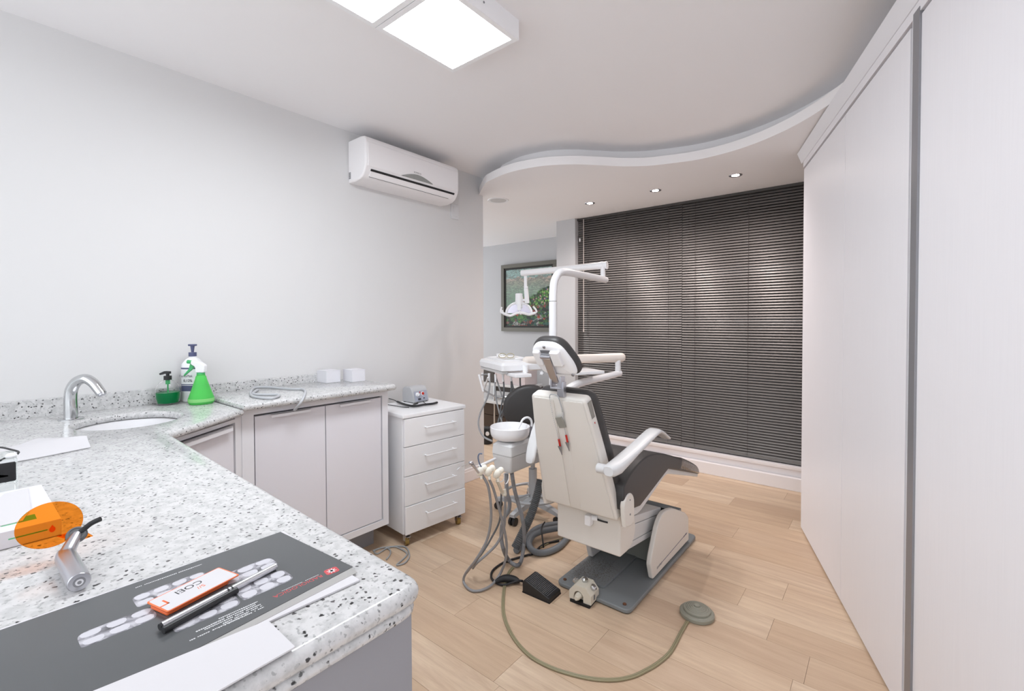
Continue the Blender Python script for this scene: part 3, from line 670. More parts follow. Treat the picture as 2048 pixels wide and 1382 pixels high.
# seat
shell = roundpoly([(1.84,.44),(1.98,.425),(2.305,.520),(2.815,.368),(2.815,.392),(2.305,.552),(1.95,.470),(1.84,.49)], [.01,.03,.05,.01,.01,.06,.03,.01])
b = B(); prism(b, shell, 'x', -1.265, -.868, capbev=.008); obj('seat_shell', b, grayp_m, ch)
top = spline([(0,y,z) for y,z in ((1.79,.600),(1.86,.640),(2.00,.672),(2.16,.660),(2.32,.615),(2.50,.552),(2.68,.480),(2.765,.437),(2.79,.405))], 4)
prof = [(p.y,p.z) for p in top] + [(2.785,.396),(2.305,.548),(1.96,.466),(1.83,.485),(1.79,.50)]
b = B(); prism(b, prof, 'x', -1.272, -.854, capbev=.058, seg=8); obj('seat_cushion', b, leather_m, ch, ang=60)
topc = [(p.y,p.z) for p in top if p.y > 2.46]
b = B(); prism(b, [(2.47,.520)]+[(y+.004,z+.006) for y,z in topc]+[(2.797,.392),(2.47,.502)], 'x', -1.274, -.852, capbev=.038, seg=6); obj('foot_rest_wrap', b, wrap_m, ch, ang=60)
# back rest
U = Vector((0,-.324,.946)); Nn = Vector((0,.946,.324)); T0_ = Vector((CX,1.788,.444))
def backpt(x, s, t): return Vector((x,0,0)) + Vector((0,T0_.y,T0_.z)) + U*s + Nn*t
HB = .571
def back_ring(t, grow=0, sag=0):
    pts = [(-.197,0),(.178,0),(.192,.012),(.150+.03*.4,HB*.62),(.137,HB-.022),(.122,HB),(-.122,HB),(-.143,HB-.018),(-.172,HB*.55),(-.205,.02)]
    out = []
    for x, s in pts:
        out.append(backpt(CX-.004+x*(1+grow), s-(grow*.1), t))
    return out
out2 = roundpoly([(-.196,0),(.186,0),(.158,HB*.6),(.133,HB),(-.136,HB),(-.172,HB*.55)], [.018,.018,.0,.02,.02,.0])
MB_ = frame(backpt(CX-.004,0,0), (1,0,0), U)   # z axis = x cross U
b = B(); ZB = MB_.col[2].xyz; sg = 1 if ZB.dot(Nn) > 0 else -1
slab(b, out2, [(sg*t,i) for t,i in puff(0,.052,.010,3)], MB_); bs = obj('backrest_shell', b, shade_m, ch, ang=40)
for pts in ([(-.178,.015),(-.045,.015),(-.020,HB-.012),(-.122,HB-.012),(-.160,HB*.55)], [(.012,.015),(.172,.015),(.146,HB*.6),(.122,HB-.012),(.026,HB-.012)]):
    b = B(); slab(b, roundpoly(pts,[.008]*len(pts)), [(sg*.002,0),(sg*-.0045,0),(sg*-.006,.003)], MB_); obj('back_panel', b, shade_m, bs)
cush = roundpoly([(-.192,.04),(.190,.04),(.164,HB*.6),(.138,HB+.006),(-.138,HB+.006),(-.174,HB*.55)], [.02,.02,.05,.05,.05,.05])
b = B(); slab(b, cush, [(sg*t,i) for t,i in puff(.050,.106,.026,5)], MB_); obj('back_cushion', b, leather_m, ch, ang=60)
# status strip on the side of the shell
MS = frame(backpt(CX-.004+.1365,HB-.018,.012), -U+Vector((.055,0,0)), Nn)
obj('control_strip', bx((0,.118),(0,.026),(.0005,.0025),0,MS), pm('metal_label', rgb(150,148,142), .3, .5), bs)
b = B(); lathe(b, [(0,.0025),(.008,.0025),(.0085,.0035),(0,.004)], (0,0,0), 16, MS@Matrix.Translation((.100,.013,0))); obj('red_logo', b, red_m, bs)
# headrest
hc = Vector((CX+.003,1.556,1.143)); uh = Vector((.03,-.56,.83)).normalized(); xh = Vector((1,0,.0)); MH = frame(hc, xh, uh)
sgh = 1 if MH.col[2].xyz.dot(Vector((0,1,0))) > 0 else -1
ho = roundpoly([(-.074,-.088),(.098,-.088),(.102,-.03),(.060,.086),(-.058,.086),(-.100,.04),(-.098,-.03)], [.04,.035,.04,.05,.05,.05,.05], 6)
b = B(); slab(b, ho, [(sgh*t,i) for t,i in puff(.010,.062,.022,5)], MH); hr = obj('headrest_cushion', b, leather_m, ch, ang=60)
hi = [(x*.93,y*.93) for x,y in ho]
b = B(); slab(b, hi, [(sgh*t,i) for t,i in ((.022,0),(.010,0),(.002,.004),(-.004,.012),(-.006,.022))], MH); hs = obj('headrest_shell', b, whitep_m, ch, ang=50)
for (x0_,x1_) in ((-.070,-.034),(.012,.058)):
    b = B(); box(b,(x0_,x1_),(-.020,.052),(-.012,.006) if sgh>0 else (-.006,.022),.008,MH,3); obj('hinge_boss', b, whitep_m, hs)
b = B(); box(b,(-.034,.012),(.036,.052),(-.006*sgh-.002,-.006*sgh+.002),0,MH); obj('slot', b, gap_m, hs)
for x_, y_ in ((-.010,.066),(.078,-.070)):
    b = B(); lathe(b, [(0,-.0075*sgh),(.006,-.0075*sgh),(.0075,-.004*sgh),(0,-.003*sgh)], (0,0,0), 12, MH@Matrix.Translation((x_,y_,0))); obj('screw', b, alug_m, hs)
# bracket from headrest down into the back
p_top = MH@Vector((-.011,.024,-.014*sgh)); p_bot = Vector((CX+.003,1.600,1.040))
b = B(); dirb = (p_bot-p_top).normalized(); MBk = frame(p_top, (1,0,0), dirb)
box(b,(-.019,.019),(0,(p_bot-p_top).length),(-.004,.004),.002,MBk); cyl(b, p_top-Vector((.024,0,0)), p_top+Vector((.024,0,0)), .010, seg=16); obj('headrest_bracket', b, alu_m, ch)
b = B(); pb = p_bot+Vector((0,.004,.0)); box(b,(CX-.026,CX-.018),(pb.y-.02,pb.y+.014),(1.022,1.072),.002); box(b,(CX+.020,CX+.028),(pb.y-.02,pb.y+.014),(1.022,1.072),.002); box(b,(CX-.026,CX+.028),(pb.y-.02,pb.y+.014),(1.018,1.026),.002)
box(b,(CX+.002,CX+.034),(pb.y-.010,pb.y+.014),(.985,1.050),.003); obj('headrest_clamp', b, alu_m, ch)
# armrests
def arm(side):
    xa = CX + (.218 if side > 0 else -.203); b = B(); dy = 0
    P_ = [(1.632,.708,.020,.018),(1.645,.707,.029,.022),(1.69,.709,.034,.024),(1.75,.720,.034,.020),(1.86,.742,.034,.013),(1.98,.765,.034,.012),(2.065,.781,.034,.011),(2.10,.783,.033,.011),(2.14,.770,.031,.010),(2.235,.724,.026,.008)]
    if side < 0:
        P_ = [(1.672,.662,.018,.012),(1.682,.674,.025,.026),(1.692,.700,.027,.032),(1.712,.750,.026,.030),(1.745,.810,.025,.025),(1.785,.870,.022,.018),(1.800,.892,.015,.010)]; dy = .0
    rings = []
    for y, z, hw, hh in P_:
        rings.append([(xa+hw*(abs(math.cos(a))**.7)*math.copysign(1,math.cos(a)), y+dy, z+hh*(abs(math.sin(a))**.7)*math.copysign(1,math.sin(a))) for a in [2*math.pi*(k+.5)/16 for k in range(16)]])
    loft(b, rings)
    yc = 1.672 if side > 0 else 1.735
    cyl(b, (CX+side*.150,yc,.700),(xa,yc,.700),.020 if side > 0 else .014,seg=20)
    return obj('armrest', b, MATS.get('armrest_grey') or pm('armrest_grey', rgb(218,218,219), .3), ch, ang=50)
arm(1); arm(-1)
# lock lever under the back
b = B(); tube(b, [(CX+.035,1.84,.405),(CX+.075,1.842,.402),(CX+.105,1.845,.402)], .004, seg=8, n=3); obj('lever_rod', b, blackp_m, ch)
b = B(); box(b, (CX+.002,CX+.034),(1.815,1.845),(.372,.420),.006); cyl(b,(CX+.03,1.838,.405),(CX+.055,1.845,.407),.012,seg=14); obj('lever_knob', b, whitep_m, ch)
# bib-clip chain
bc = thing('bib_clip_chain', 'beaded bib chain with two red alligator clips hanging on the chair back', 'bib chain', (CX,1.60,.98))
cl = [(-1.09,1.616,0.9922),(-1.09,1.601,0.9688),(-1.09,1.601,0.9055),(-1.09,1.601,0.8464)]
def surf(px_off, s): return backpt(CX+px_off, s, -.012)
LC = [surf(-.034,.568), surf(-.036,.50), surf(-.032,.42), surf(-.030,.372)]
RC = [surf(.014,.568), surf(.016,.52), surf(.012,.44), surf(.013,.400)]
for nm, CC in (('l',LC),('r',RC)):
    b = B()
    P_ = spline(CC, 9)
    for p in P_: bmesh.ops.create_icosphere(b, subdivisions=1, radius=.0020, matrix=Matrix.Translation(p))
    obj('bead_chain', b, steel_m, bc)
    e = CC[-1]; dn = -U
    b = B(); tube(b, [e, e+dn*.035], .0045, seg=8, smooth=False); obj('clip_sleeve', b, red_m, bc)
    b = B(); tube(b, [e+dn*.034, e+dn*.052, e+dn*.078], (.0065,.0018), seg=8, smooth=False); tube(b, [e+dn*.036+Vector((-.009,-.003,0)), e+dn*.075], .0018, seg=6, smooth=False); obj('clip_jaw', b, alug_m, bc)
b = B(); tube(b, [LC[0], surf(-.025,.585), surf(.006,.585), RC[0]], .0022, seg=6); tube(b, [RC[0], surf(.022,.50), surf(.004,.475)], .0022, seg=6); obj('cord', b, steel_m, bc)
b = B(); MT = frame(surf(-.002,.458), Vector((1,0,.0))+U*.25, U); box(b,(-.018,.018),(-.026,.026),(-.004,.004),.0038,MT); obj('tag', b, pm('grey_tag', rgb(148,146,138), .45), bc)

# ================================================================== CUSPIDOR UNIT
cu = thing('cuspidor_unit', 'light grey spittoon unit with round white bowl left of the dental chair', 'cuspidor', (-1.51,2.1,0))
b = B()
def rb(x0,x1,y0,y1,r=.014): return roundpoly([(x0,y0),(x1,y0),(x1,y1),(x0,y1)], r)
def ring(z,g): return [(x,y,z) for x,y in rb(-1.575-g,-1.450+g,1.766-g,2.22)]
loft(b, [ring(.535,-.010),ring(.545,-.006),ring(.618,.002)]); obj('lower_housing', b, grayp_m, cu)
b = B(); loft(b, [ring(.6195,.001),ring(.625,.003),ring(.668,.0),ring(.682,-.014),ring(.684,-.05)]); obj('upper_housing', b, grayp_m, cu)
BC = Vector((-1.523,1.848,0))
b = B(); lathe(b, [(.0,.684),(.052,.684),(.076,.688),(.093,.698),(.101,.712),(.1035,.730),(.1035,.752),(.101,.754),(.0985,.750),(.095,.730),(.085,.712),(.065,.702),(.03,.697),(0,.696)], BC, 48); obj('bowl', b, spk_m, cu)
b = B(); lathe(b, [(0,.6975),(.012,.6975),(.012,.6995),(0,.7)], BC, 16); obj('drain_cap', b, whitep_m, cu)
b = B(); tube(b, [(-1.462,1.955,.70),(-1.462,1.955,.765),(-1.47,1.935,.79),(-1.48,1.905,.785),(-1.487,1.885,.755),(-1.492,1.875,.735)], .006, seg=12); obj('rinse_spout', b, whitep_m, cu)
obj('spout_block', bx((-1.50,-1.45),(1.95,2.0),(.684,.745),.006), alu_m, cu)
b = B(); cyl(b, (-1.512,2.240,.56),(-1.512,2.240,.895),.034,seg=24); box(b, (-1.54,-1.26),(2.215,2.265),(.50,.57),.01); obj('column', b, grayp_m, cu)

# ================================================================== OPERATING LIGHT
PB = Vector((-1.519,2.243,0))
ol = thing('operating_light', 'white dental operating lamp on a bent pole behind the chair', 'dental lamp', (PB.x,PB.y,.9))
b = B(); tube(b, [(PB.x,PB.y,.90),(PB.x,PB.y,1.2),(PB.x,PB.y,1.415)], .0235, seg=24, smooth=False); obj('lower_pole', b, whitep_m, ol)
b = B(); tube(b, [(PB.x,PB.y,1.418),(PB.x,PB.y+.001,1.46),(PB.x,PB.y+.012,1.528),(PB.x,PB.y+.055,1.580),(PB.x-.002,PB.y+.13,1.598),(PB.x-.02,PB.y+.40,1.597),(PB.x-.045,PB.y+.66,1.596),(PB.x-.055,PB.y+.752,1.595)], .0232, seg=24, n=6); obj('upper_pole', b, whitep_m, ol)
E1 = Vector((-1.579,2.965,1.596))
b = B(); cyl(b, E1+Vector((0,-.0,.0)), E1+Vector((0,0,.09)), .017, seg=18); obj('joint_pin', b, whitep_m, ol)
U0 = Vector((-1.568,2.976,1.697)); U1 = Vector((-2.225,2.85,1.676))
b = B(); tube(b, [U0+(U0-U1).normalized()*.012,U0,U1], 0, seg=24, smooth=False, rfun=lambda f:.0275-.004*f); obj('lamp_arm', b, whitep_m, ol)
b = B(); d = (U0-U1).normalized(); cyl(b, U0+d*.008, U0+d*.016, .029, seg=24); cyl(b, U0-d*.03, U0-d*.012, .0290, seg=24); obj('end_cap', b, whitep_m, ol)
D0 = Vector((-2.196,2.862,1.655))
b = B(); cyl(b, D0+Vector((0,0,.01)), D0-Vector((0,0,.10)), .0125, seg=18); cyl(b, D0-Vector((-.002,0,.085)), D0-Vector((-.006,0,.10)), .016, seg=18); obj('drop_tube', b, whitep_m, ol)
b = B(); cyl(b, D0-Vector((-.004,0,.10)), D0-Vector((-.016,0,.215)), .0165,.0185, seg=20); obj('drop_sleeve', b, whitep_m, ol)
LH = Vector((-2.234,2.827,1.345)); rx = Vector((.775,.632,0))
b = B(); cyl(b, LH+Vector((0,0,.085)), LH+Vector((0,0,.168)), .0295,.0275, seg=28); cyl(b, LH+Vector((0,0,.166)), LH+Vector((0,0,.172)), .0265, seg=28); lh = obj('lamp_body', b, whitep_m, ol)
b = B(); box(b, (.018,.030),(-.012,.012),(.06,.15),.003, frame(LH, rx, (-.632,.775,0))); cyl(b, LH+rx*.02+Vector((0,0,.12)), LH+rx*.05+Vector((0,0,.12)), .01, seg=12); obj('yoke', b, whitep_m, ol)
fy = Vector((.632,-.775,0))
b = B(); 
def arch(hw, h, z0, n=14): return [rx*(hw*math.cos(math.pi*k/n)) + Vector((0,0,z0+h*math.sin(math.pi*k/n))) for k in range(n+1)]
outer = arch(.098,.082,.018); inner = arch(.080,.062,.018)
for (pa, pb_) in zip(outer[:-1], outer[1:]): pass
tube(b, [LH+p for p in outer], .0100, seg=8, n=2); obj('reflector_rim', b, whitep_m, lh)
b = B(); f1 = [LH+p+fy*.004 for p in arch(.092,.074,.018)]; f2 = [LH+p-fy*.03 for p in arch(.080,.058,.022)]
loft(b, [f1,f2]); obj('reflector', b, pm('mirror_lilac', rgb(206,202,214), .15, .6), lh)
b = B(); wave = [(-.135,.040),(-.125,.020),(-.098,.006),(-.065,.000),(-.03,.014),(0,.022),(.035,.018),(.075,.008),(.10,.012),(.125,.020)]
tube(b, [LH+rx*u+Vector((0,0,v))+fy*.018 for u,v in wave], .0105, seg=10, n=5); obj('front_bar', b, whitep_m, lh)
b = B(); tube(b, [LH+rx*u+Vector((0,0,v))+fy*.018 for u,v in ((.112,.018),(.135,.026),(.128,.048),(.108,.070))], .0070, seg=8); obj('handle', b, whitep_m, lh)
b = B(); tube(b, [LH+rx*u+Vector((0,0,v))+fy*.018 for u,v in ((-.118,.018),(-.140,.024),(-.140,.048),(-.134,.066))], .0070, seg=8); obj('handle', b, whitep_m, lh)
b = B(); box(b,(-.014,.016),(-.026,-.012),(.04,.092),.003,frame(LH, rx, (-.632,.775,0))); cyl(b, LH+fy*.03+rx*.004+Vector((0,0,.036)), LH+fy*.034+rx*.014+Vector((0,0,.006)), .004, seg=8); obj('center_clip', b, whitep_m, lh)

# ================================================================== DELIVERY UNIT (arm + instrument tray)
du = thing('instrument_delivery_unit', 'white instrument tray unit on a beige swing arm with hanging hoses', 'delivery unit', (-1.48,2.28,.5))
low = [(-1.474,2.268,0.7206),(-1.486,2.287,0.8196),(-1.494,2.333,0.8664),(-1.494,2.424,0.9013),(-1.494,2.579,0.913),(-1.474,2.763,0.9223),(-1.438,2.948,0.9385)]
b = B(); tube(b, low, (.0285,.0215), seg=20, n=6); cyl(b, low[0], (low[0][0],low[0][1],.58), .0285, seg=20); obj('lower_arm', b, whitep_m, du)
J1 = (-1.444,2.93,0.9431)
b = B(); cyl(b, (J1[0],J1[1],J1[2]), (J1[0],J1[1],J1[2]+.09), .019, seg=20); obj('joint_pin', b, whitep_m, du)
A_, B_ = Vector((-1.436,2.958,1.046)), Vector((-1.822,2.385,1.043))
b = B(); tube(b, [A_,B_], 0, seg=28, smooth=False, rfun=lambda f:.0325-.005*f)
d = (A_-B_).normalized(); s_, t_, _ = basis(d)
def dome(c, d, r):
    rings = []
    for k in range(6):
        a = math.pi/2*k/5*.98; rings.append([c+d*(r*math.sin(a))+(s_*math.cos(2*math.pi*q/28)+t_*math.sin(2*math.pi*q/28))*(r*math.cos(a)) for q in range(28)])
    loft(b, rings)
dome(A_, d, .0325); dome(B_, -d, .0275); obj('upper_arm', b, beige_m, du)
TJ = (-1.801,2.344,0.9836)
b = B(); cyl(b, (TJ[0],TJ[1],TJ[2]-.015), (TJ[0],TJ[1],TJ[2]+.035), .018, seg=20); obj('tray_joint', b, whitep_m, du)
b = B(); cyl(b, (TJ[0],TJ[1],TJ[2]-.024), (TJ[0],TJ[1],TJ[2]-.012), .019, seg=20); obj('joint_ring', b, chrome_m, du)
ta = Vector((-.899,.438,0)); tb = Vector((.438,.899,0))
N0 = Vector((-1.879,2.203,0))
MTt = Matrix(((ta.x,tb.x,0,N0.x),(ta.y,tb.y,0,N0.y),(0,0,1,0),(0,0,0,1)))
b = B(); box(b, (-.10,.06),(.05,.16),(.950,.972),.005,MTt); obj('tray_bracket', b, whitep_m, du)
b = B()
def tring(z, g): return [MTt@Vector((x,y,z)) for x,y in roundpoly([(g,g),(.42-g,g),(.44-g,.06),(.42-g,.30-g),(g,.30-g)],[.02,.05,.03,.03,.03])]
loft(b, [tring(.979,.012),tring(.985,.002),tring(1.018,.0),tring(1.034,.010),tring(1.040,.034),tring(1.044,.040)]); tray = obj('tray_body', b, whitep_m, du)
b = B(); loft(b, [[MTt@Vector((x,y,z)) for x,y in roundpoly([(.05+g,.045+g),(.38-g,.045+g),(.38-g,.26-g),(.05+g,.26-g)],.03)] for z,g in ((1.043,0),(1.050,0),(1.051,.004),(1.046,.010))]); obj('tray_mat', b, whitep_m, tray)
b = B(); box(b, (.02,.40),(.010,.05),(.962,.980),.004,MTt); obj('holder_rail', b, grayp_m, du)
b = B(); hb = [(-2.211,2.344,0.9289),(-2.174,2.345,0.8234),(-2.159,2.344,0.8214)]; tube(b, hb, .008, seg=10); hb2 = [(-2.081,2.294,0.9223),(-2.171,2.347,0.8199)]; tube(b, hb2, .006, seg=10, smooth=False); obj('handle_bracket', b, whitep_m, du)
b = B(); tube(b, [(-2.171,2.347,0.8234),(-2.033,2.305,0.7976),(-1.962,2.284,0.7974),(-1.902,2.335,0.8168),(-1.857,2.411,0.8382)], .0065, seg=10, n=5); obj('handle_bar', b, chrome_m, du)
b = B(); box(b, (-.05,.17),(-.10,.10),(-.010,.010),.004, Matrix.Translation((-1.479,2.554,0.9771))@Matrix.Rotation(math.radians(-28),4,'Z')@Matrix.Translation((-.11,0,0))); obj('side_shelf', b, whitep_m, du)
sk_ = (-1.279,1.79,1.055)
b = B(); pts = []
for k in range(10):
    a = math.pi*2*k/10; r = .013 if k%2==0 else .007; pts.append((r*math.cos(a), r*math.sin(a)))
kp = (-1.599,2.238,0.9908)
prism(b, pts, 'z', -.006,.006, M=frame(kp, (.775,.632,0), (0,0,1))); obj('star_knob', b, whitep_m, du)
hoses = [
 [(-2.183,2.34,0.9276),(-2.1,2.33,0.9276),(-2.046,2.255,0.8125),(-2.015,2.149,0.7166),(-1.956,2.067,0.6591),(-1.832,1.974,0.6283),(-1.724,1.932,0.6248)],
 [(-2.045,2.324,0.9322),(-2.008,2.287,0.8124),(-1.951,2.265,0.6901),(-1.858,2.21,0.5907),(-1.772,2.149,0.5178)],
 [(-1.938,2.282,0.9505),(-1.932,2.284,0.8365),(-1.944,2.273,0.7551),(-1.942,2.245,0.6456),(-1.88,2.192,0.5782)],
 [(-2.039,2.328,0.9221),(-1.983,2.319,0.8107),(-1.95,2.306,0.7332),(-1.948,2.266,0.6249),(-1.872,2.198,0.5782)],
 [(-1.892,2.308,0.9515),(-1.897,2.313,0.8363),(-1.921,2.291,0.7616),(-1.945,2.244,0.6618),(-1.897,2.178,0.5783)],
 [(-1.834,2.329,0.9472),(-1.831,2.329,0.873),(-1.814,2.328,0.7941),(-1.819,2.308,0.6678),(-1.811,2.247,0.5779)],
 [(-1.894,2.305,0.945),(-1.881,2.314,0.8703),(-1.875,2.317,0.8151),(-1.891,2.275,0.696),(-1.86,2.208,0.5781)]]
for i, h in enumerate(hoses):
    b = B(); tube(b, h, .0052 if i else .0055, seg=8, n=6); obj('hose', b, hose_m if i in (0,1,3) else hosed_m, du)
for q in [(-2.178,2.345,0.9311),(-2.089,2.314,0.9368),(-2.022,2.304,0.9358),(-1.938,2.282,0.9472),(-1.885,2.3,0.9526)]:
    b = B(); cyl(b, (q[0],q[1],q[2]+.012), (q[0]+.004,q[1]-.004,q[2]-.040), .009,.006, seg=12); obj('handpiece_holder', b, whitep_m, du)
# things on the tray
G0 = MTt@Vector((.155,.10,1.0545)); gx = Vector((.775,.632,0)); gy = Vector((-.632,.775,0))
gg = thing('safety_goggles', 'clear safety goggles with yellowish rims lying on the instrument tray', 'goggles', G0)
rimm = pm('yellowed_rim', rgb(176,166,128), .3)
for s_k in (-.027,.027):
    c_ = G0+gx*s_k; b = B(); tube(b, [c_+gx*(.024*math.cos(a))+gy*(.012*math.sin(a))*.6+Vector((0,0,.016+.014*math.sin(a))) for a in [2*math.pi*k/12 for k in range(12)]], .0022, seg=6, n=2, closed=True); rm = obj('rim', b, rimm, gg)
    b = B(); loft(b, [[c_+gx*(r*math.cos(a))+gy*(.5*r*.6*math.sin(a)+t)+Vector((0,0,.016+r*.6*math.sin(a))) for a in [2*math.pi*k/12 for k in range(12)]] for t,r in ((-.001,.023),(.001,.023))]); obj('lens', b, glass_m, rm)
b = B(); tube(b, [G0-gx*.052+Vector((0,0,.012)), G0-gx*.066+gy*.02+Vector((0,0,.006)), G0-gx*.05+gy*.05+Vector((0,0,.004))], .003, seg=6); tube(b, [G0+gx*.052+Vector((0,0,.012)), G0+gx*.07+gy*.03+Vector((0,0,.006)), G0+gx*.03+gy*.06+Vector((0,0,.004))], .003, seg=6); obj('temple_arm', b, whitep_m, gg)
q0 = MTt@Vector((.06,.12,1.056)); b = B(); tube(b, [q0, q0+gx*.045+Vector((0,0,.004)), q0+gx*.085+gy*.01], (.007,.003), seg=10); ins = solo('dental_handpiece', b, whitep_m, 'small white handpiece lying right of the goggles on the tray', 'handpiece')
q0 = MTt@Vector((.27,.09,1.051)); solo('plastic_cup', (lambda b: (cyl(b, q0, q0+Vector((0,0,.026)), .011,.013, seg=16), b)[1])(B()), whitep_m, 'small white cup left of the goggles on the tray', 'cup')

# ================================================================== SUCTION HOLDER AND HOSES
su = thing('suction_tool_holder', 'cream three-tool holder arm with syringe and suction tip beside the bowl', 'tool holder', (-1.43,1.55,.55))
b = B(); tube(b, [(-1.526,1.732,0.6068),(-1.464,1.577,0.629),(-1.458,1.543,0.6269)], .0075, seg=12, n=4); obj('arm', b, whitep_m, su)
hp = [(-1.446,1.539,0.6113),(-1.417,1.563,0.6092),(-1.386,1.588,0.5991)]
upn = Vector((.12,.1,1)).normalized(); hx = Vector((.775,.632,0))
def blob(b, c, rx_, ry_, rz_, M=None):
    t = bmesh.new(); bmesh.ops.create_uvsphere(t, u_segments=16, v_segments=10, radius=1); merge(b, t, Matrix.Translation(c)@(M or Matrix.Identity(4))@Matrix.Diagonal((rx_,ry_,rz_,1)))
for i, c_ in enumerate(hp):
    c_ = Vector(c_); b = B(); Mr = Matrix.Rotation(math.radians(35),4,'Y')
    blob(b, c_, .017,.017,.027, Mr); blob(b, c_+hx*.017+Vector((0,0,.016)), .015,.015,.015); cyl(b, c_+Vector((.004,0,-.02)), c_+Vector((.007,0,-.035)), .008,.006, seg=12); obj('holder', b, cream_m, su)
sy = [(-1.439,1.52,0.6099),(-1.443,1.504,0.633),(-1.448,1.487,0.6558),(-1.452,1.484,0.6637),(-1.464,1.448,0.6548),(-1.471,1.436,0.6511),(-1.48,1.423,0.6398)]
b = B(); tube(b, sy[:3], (.005,.0075), seg=12, n=4); obj('syringe_handle', b, alu_m, su)
b = B(); blob(b, Vector(sy[3])+Vector((0,0,-.002)), .011,.011,.009); obj('syringe_head', b, alu_m, su)
b = B(); tube(b, sy[3:], .0013, seg=6, n=5); obj('syringe_tip', b, chrome_m, su)
b = B(); tube(b, [(-1.435,1.536,0.6305),(-1.444,1.529,0.6544),(-1.448,1.527,0.6783),(-1.445,1.53,0.6918),(-1.439,1.534,0.6941),(-1.433,1.539,0.6931)], .0032, seg=8, n=5); obj('suction_tip', b, pm('blue_grey_tip', rgb(96,110,134), .4), su)
b = B(); tube(b, [(-1.375,1.622,0.5944),(-1.374,1.623,0.5722),(-1.38,1.618,0.5581),(-1.387,1.611,0.5541),(-1.394,1.606,0.5562)], .0022, seg=6); tube(b, [(-1.395,1.683,0.5683),(-1.396,1.682,0.5455),(-1.396,1.669,0.5304),(-1.396,1.656,0.5319),(-1.387,1.638,0.5573)], .0022, seg=6); obj('saliva_tube', b, whitep_m, su)
b = B(); tube(b, [(-1.393,1.594,0.5637),(-1.403,1.624,0.5268),(-1.419,1.661,0.4813),(-1.407,1.671,0.4709),(-1.41,1.669,0.4979)], .007, seg=10); obj('hose_clamp', b, ctrl_m, su)
def khose(name, label, pts, r, mat, cat='hose', seg=12, ribs=0, n=8):
    b = B()
    if ribs:
        P_ = spline(pts, ribs); P_ = [p for p in P_]
        rings = []; N = len(P_); s0 = None
        prev = (P_[1]-P_[0]).normalized(); s, t, _ = basis(prev)
        for i in range(N):
            T = (P_[min(i+1,N-1)]-P_[max(i-1,0)]).normalized(); q = prev.rotation_difference(T); s = q@s; prev = T; s = (s-T*s.dot(T)).normalized(); t = T.cross(s)
            rr = r*(1.08 if i%2 else .86)*(.55 if i in (0,N-1) else 1); rings.append([P_[i]+(s*math.cos(2*math.pi*k/seg)+t*math.sin(2*math.pi*k/seg))*rr for k in range(seg)])
        loft(b, rings)
    else: tube(b, pts, r, seg=seg, n=n)
    return solo(name, b, mat, label, cat, ang=75)
khose('suction_hose','thin grey hose looping from the leftmost tool down to the floor and back',
 [(-1.439,1.545,0.5917),(-1.425,1.568,0.5389),(-1.428,1.589,0.4527),(-1.44,1.603,0.3589),(-1.467,1.603,0.2574),(-1.514,1.576,0.1595),(-1.598,1.593,0.06),(-1.614,1.594,0.012),(-1.553,1.57,0.008),(-1.508,1.587,0.008),(-1.487,1.652,0.012),(-1.489,1.722,0.0358),(-1.455,1.726,0.1176),(-1.438,1.716,0.2046),(-1.426,1.677,0.3182),(-1.421,1.632,0.4346),(-1.419,1.598,0.5195),(-1.42,1.572,0.5677)], .0063, hose_m)
khose('suction_hose','thin dark grey hose hanging from the middle tool behind the others',
 [(-1.448,1.69,0.474),(-1.455,1.694,0.4131),(-1.473,1.703,0.3154),(-1.51,1.684,0.2274),(-1.533,1.651,0.168),(-1.56,1.615,0.1157),(-1.635,1.636,0.03)], .0048, hosed_m)
khose('suction_hose','grey hose hanging from the hose clamp and curving left to the floor',
 [(-1.42,1.686,0.4751),(-1.433,1.699,0.379),(-1.457,1.716,0.2768),(-1.487,1.702,0.2015),(-1.518,1.663,0.1551),(-1.55,1.623,0.1156),(-1.617,1.663,0.05)], .0064, hose_m)
khose('ribbed_hose','ribbed grey hose from under the spittoon looping near the floor',
 [(-1.472,1.8,0.5296),(-1.475,1.821,0.4496),(-1.471,1.848,0.3616),(-1.467,1.875,0.2858),(-1.469,1.897,0.1952),(-1.483,1.909,0.1033),(-1.493,1.899,0.0275),(-1.506,1.876,0.012),(-1.567,1.888,0.015),(-1.539,1.812,0.1097),(-1.536,1.791,0.1869),(-1.518,1.782,0.2763),(-1.496,1.801,0.3296),(-1.48,1.79,0.3841),(-1.464,1.753,0.4388),(-1.455,1.736,0.5043),(-1.455,1.737,0.5494)], .0098, hose_m, ribs=34, seg=12)
khose('vacuum_hose','thick ribbed dark grey suction hose hanging beside the chair back',
 [(-1.451,2.022,0.4411),(-1.455,1.991,0.3569),(-1.466,1.953,0.2672),(-1.489,1.92,0.1884),(-1.517,1.882,0.1)], .0220, hosed_m, ribs=22, seg=20)
khose('vacuum_hose','thick smooth grey hose coiled on the floor beside the chair',
 [(-1.596,1.986,0.02),(-1.613,2.079,0.02),(-1.659,2.21,0.02),(-1.66,2.312,0.02),(-1.608,2.408,0.02),(-1.557,2.465,0.02),(-1.482,2.42,0.02),(-1.461,2.321,0.018),(-1.436,2.178,0.018),(-1.456,2.077,0.018),(-1.508,2.044,0.018),(-1.58,2.086,0.02),(-1.598,2.147,0.045),(-1.576,2.221,0.052),(-1.534,2.305,0.05),(-1.484,2.379,0.05)], .0175, pm('slate_grey_hose', rgb(118,123,128), .5), seg=16)
b = B(); tube(b, [(-1.608,2.281,0.075),(-1.583,2.216,0.075),(-1.529,2.142,0.075),(-1.491,2.099,0.05),(-1.482,2.091,0.03)], .0045, seg=8); solo('cable_tie', b, cordb_m, 'black strap hanging over the coiled grey hose', 'strap')
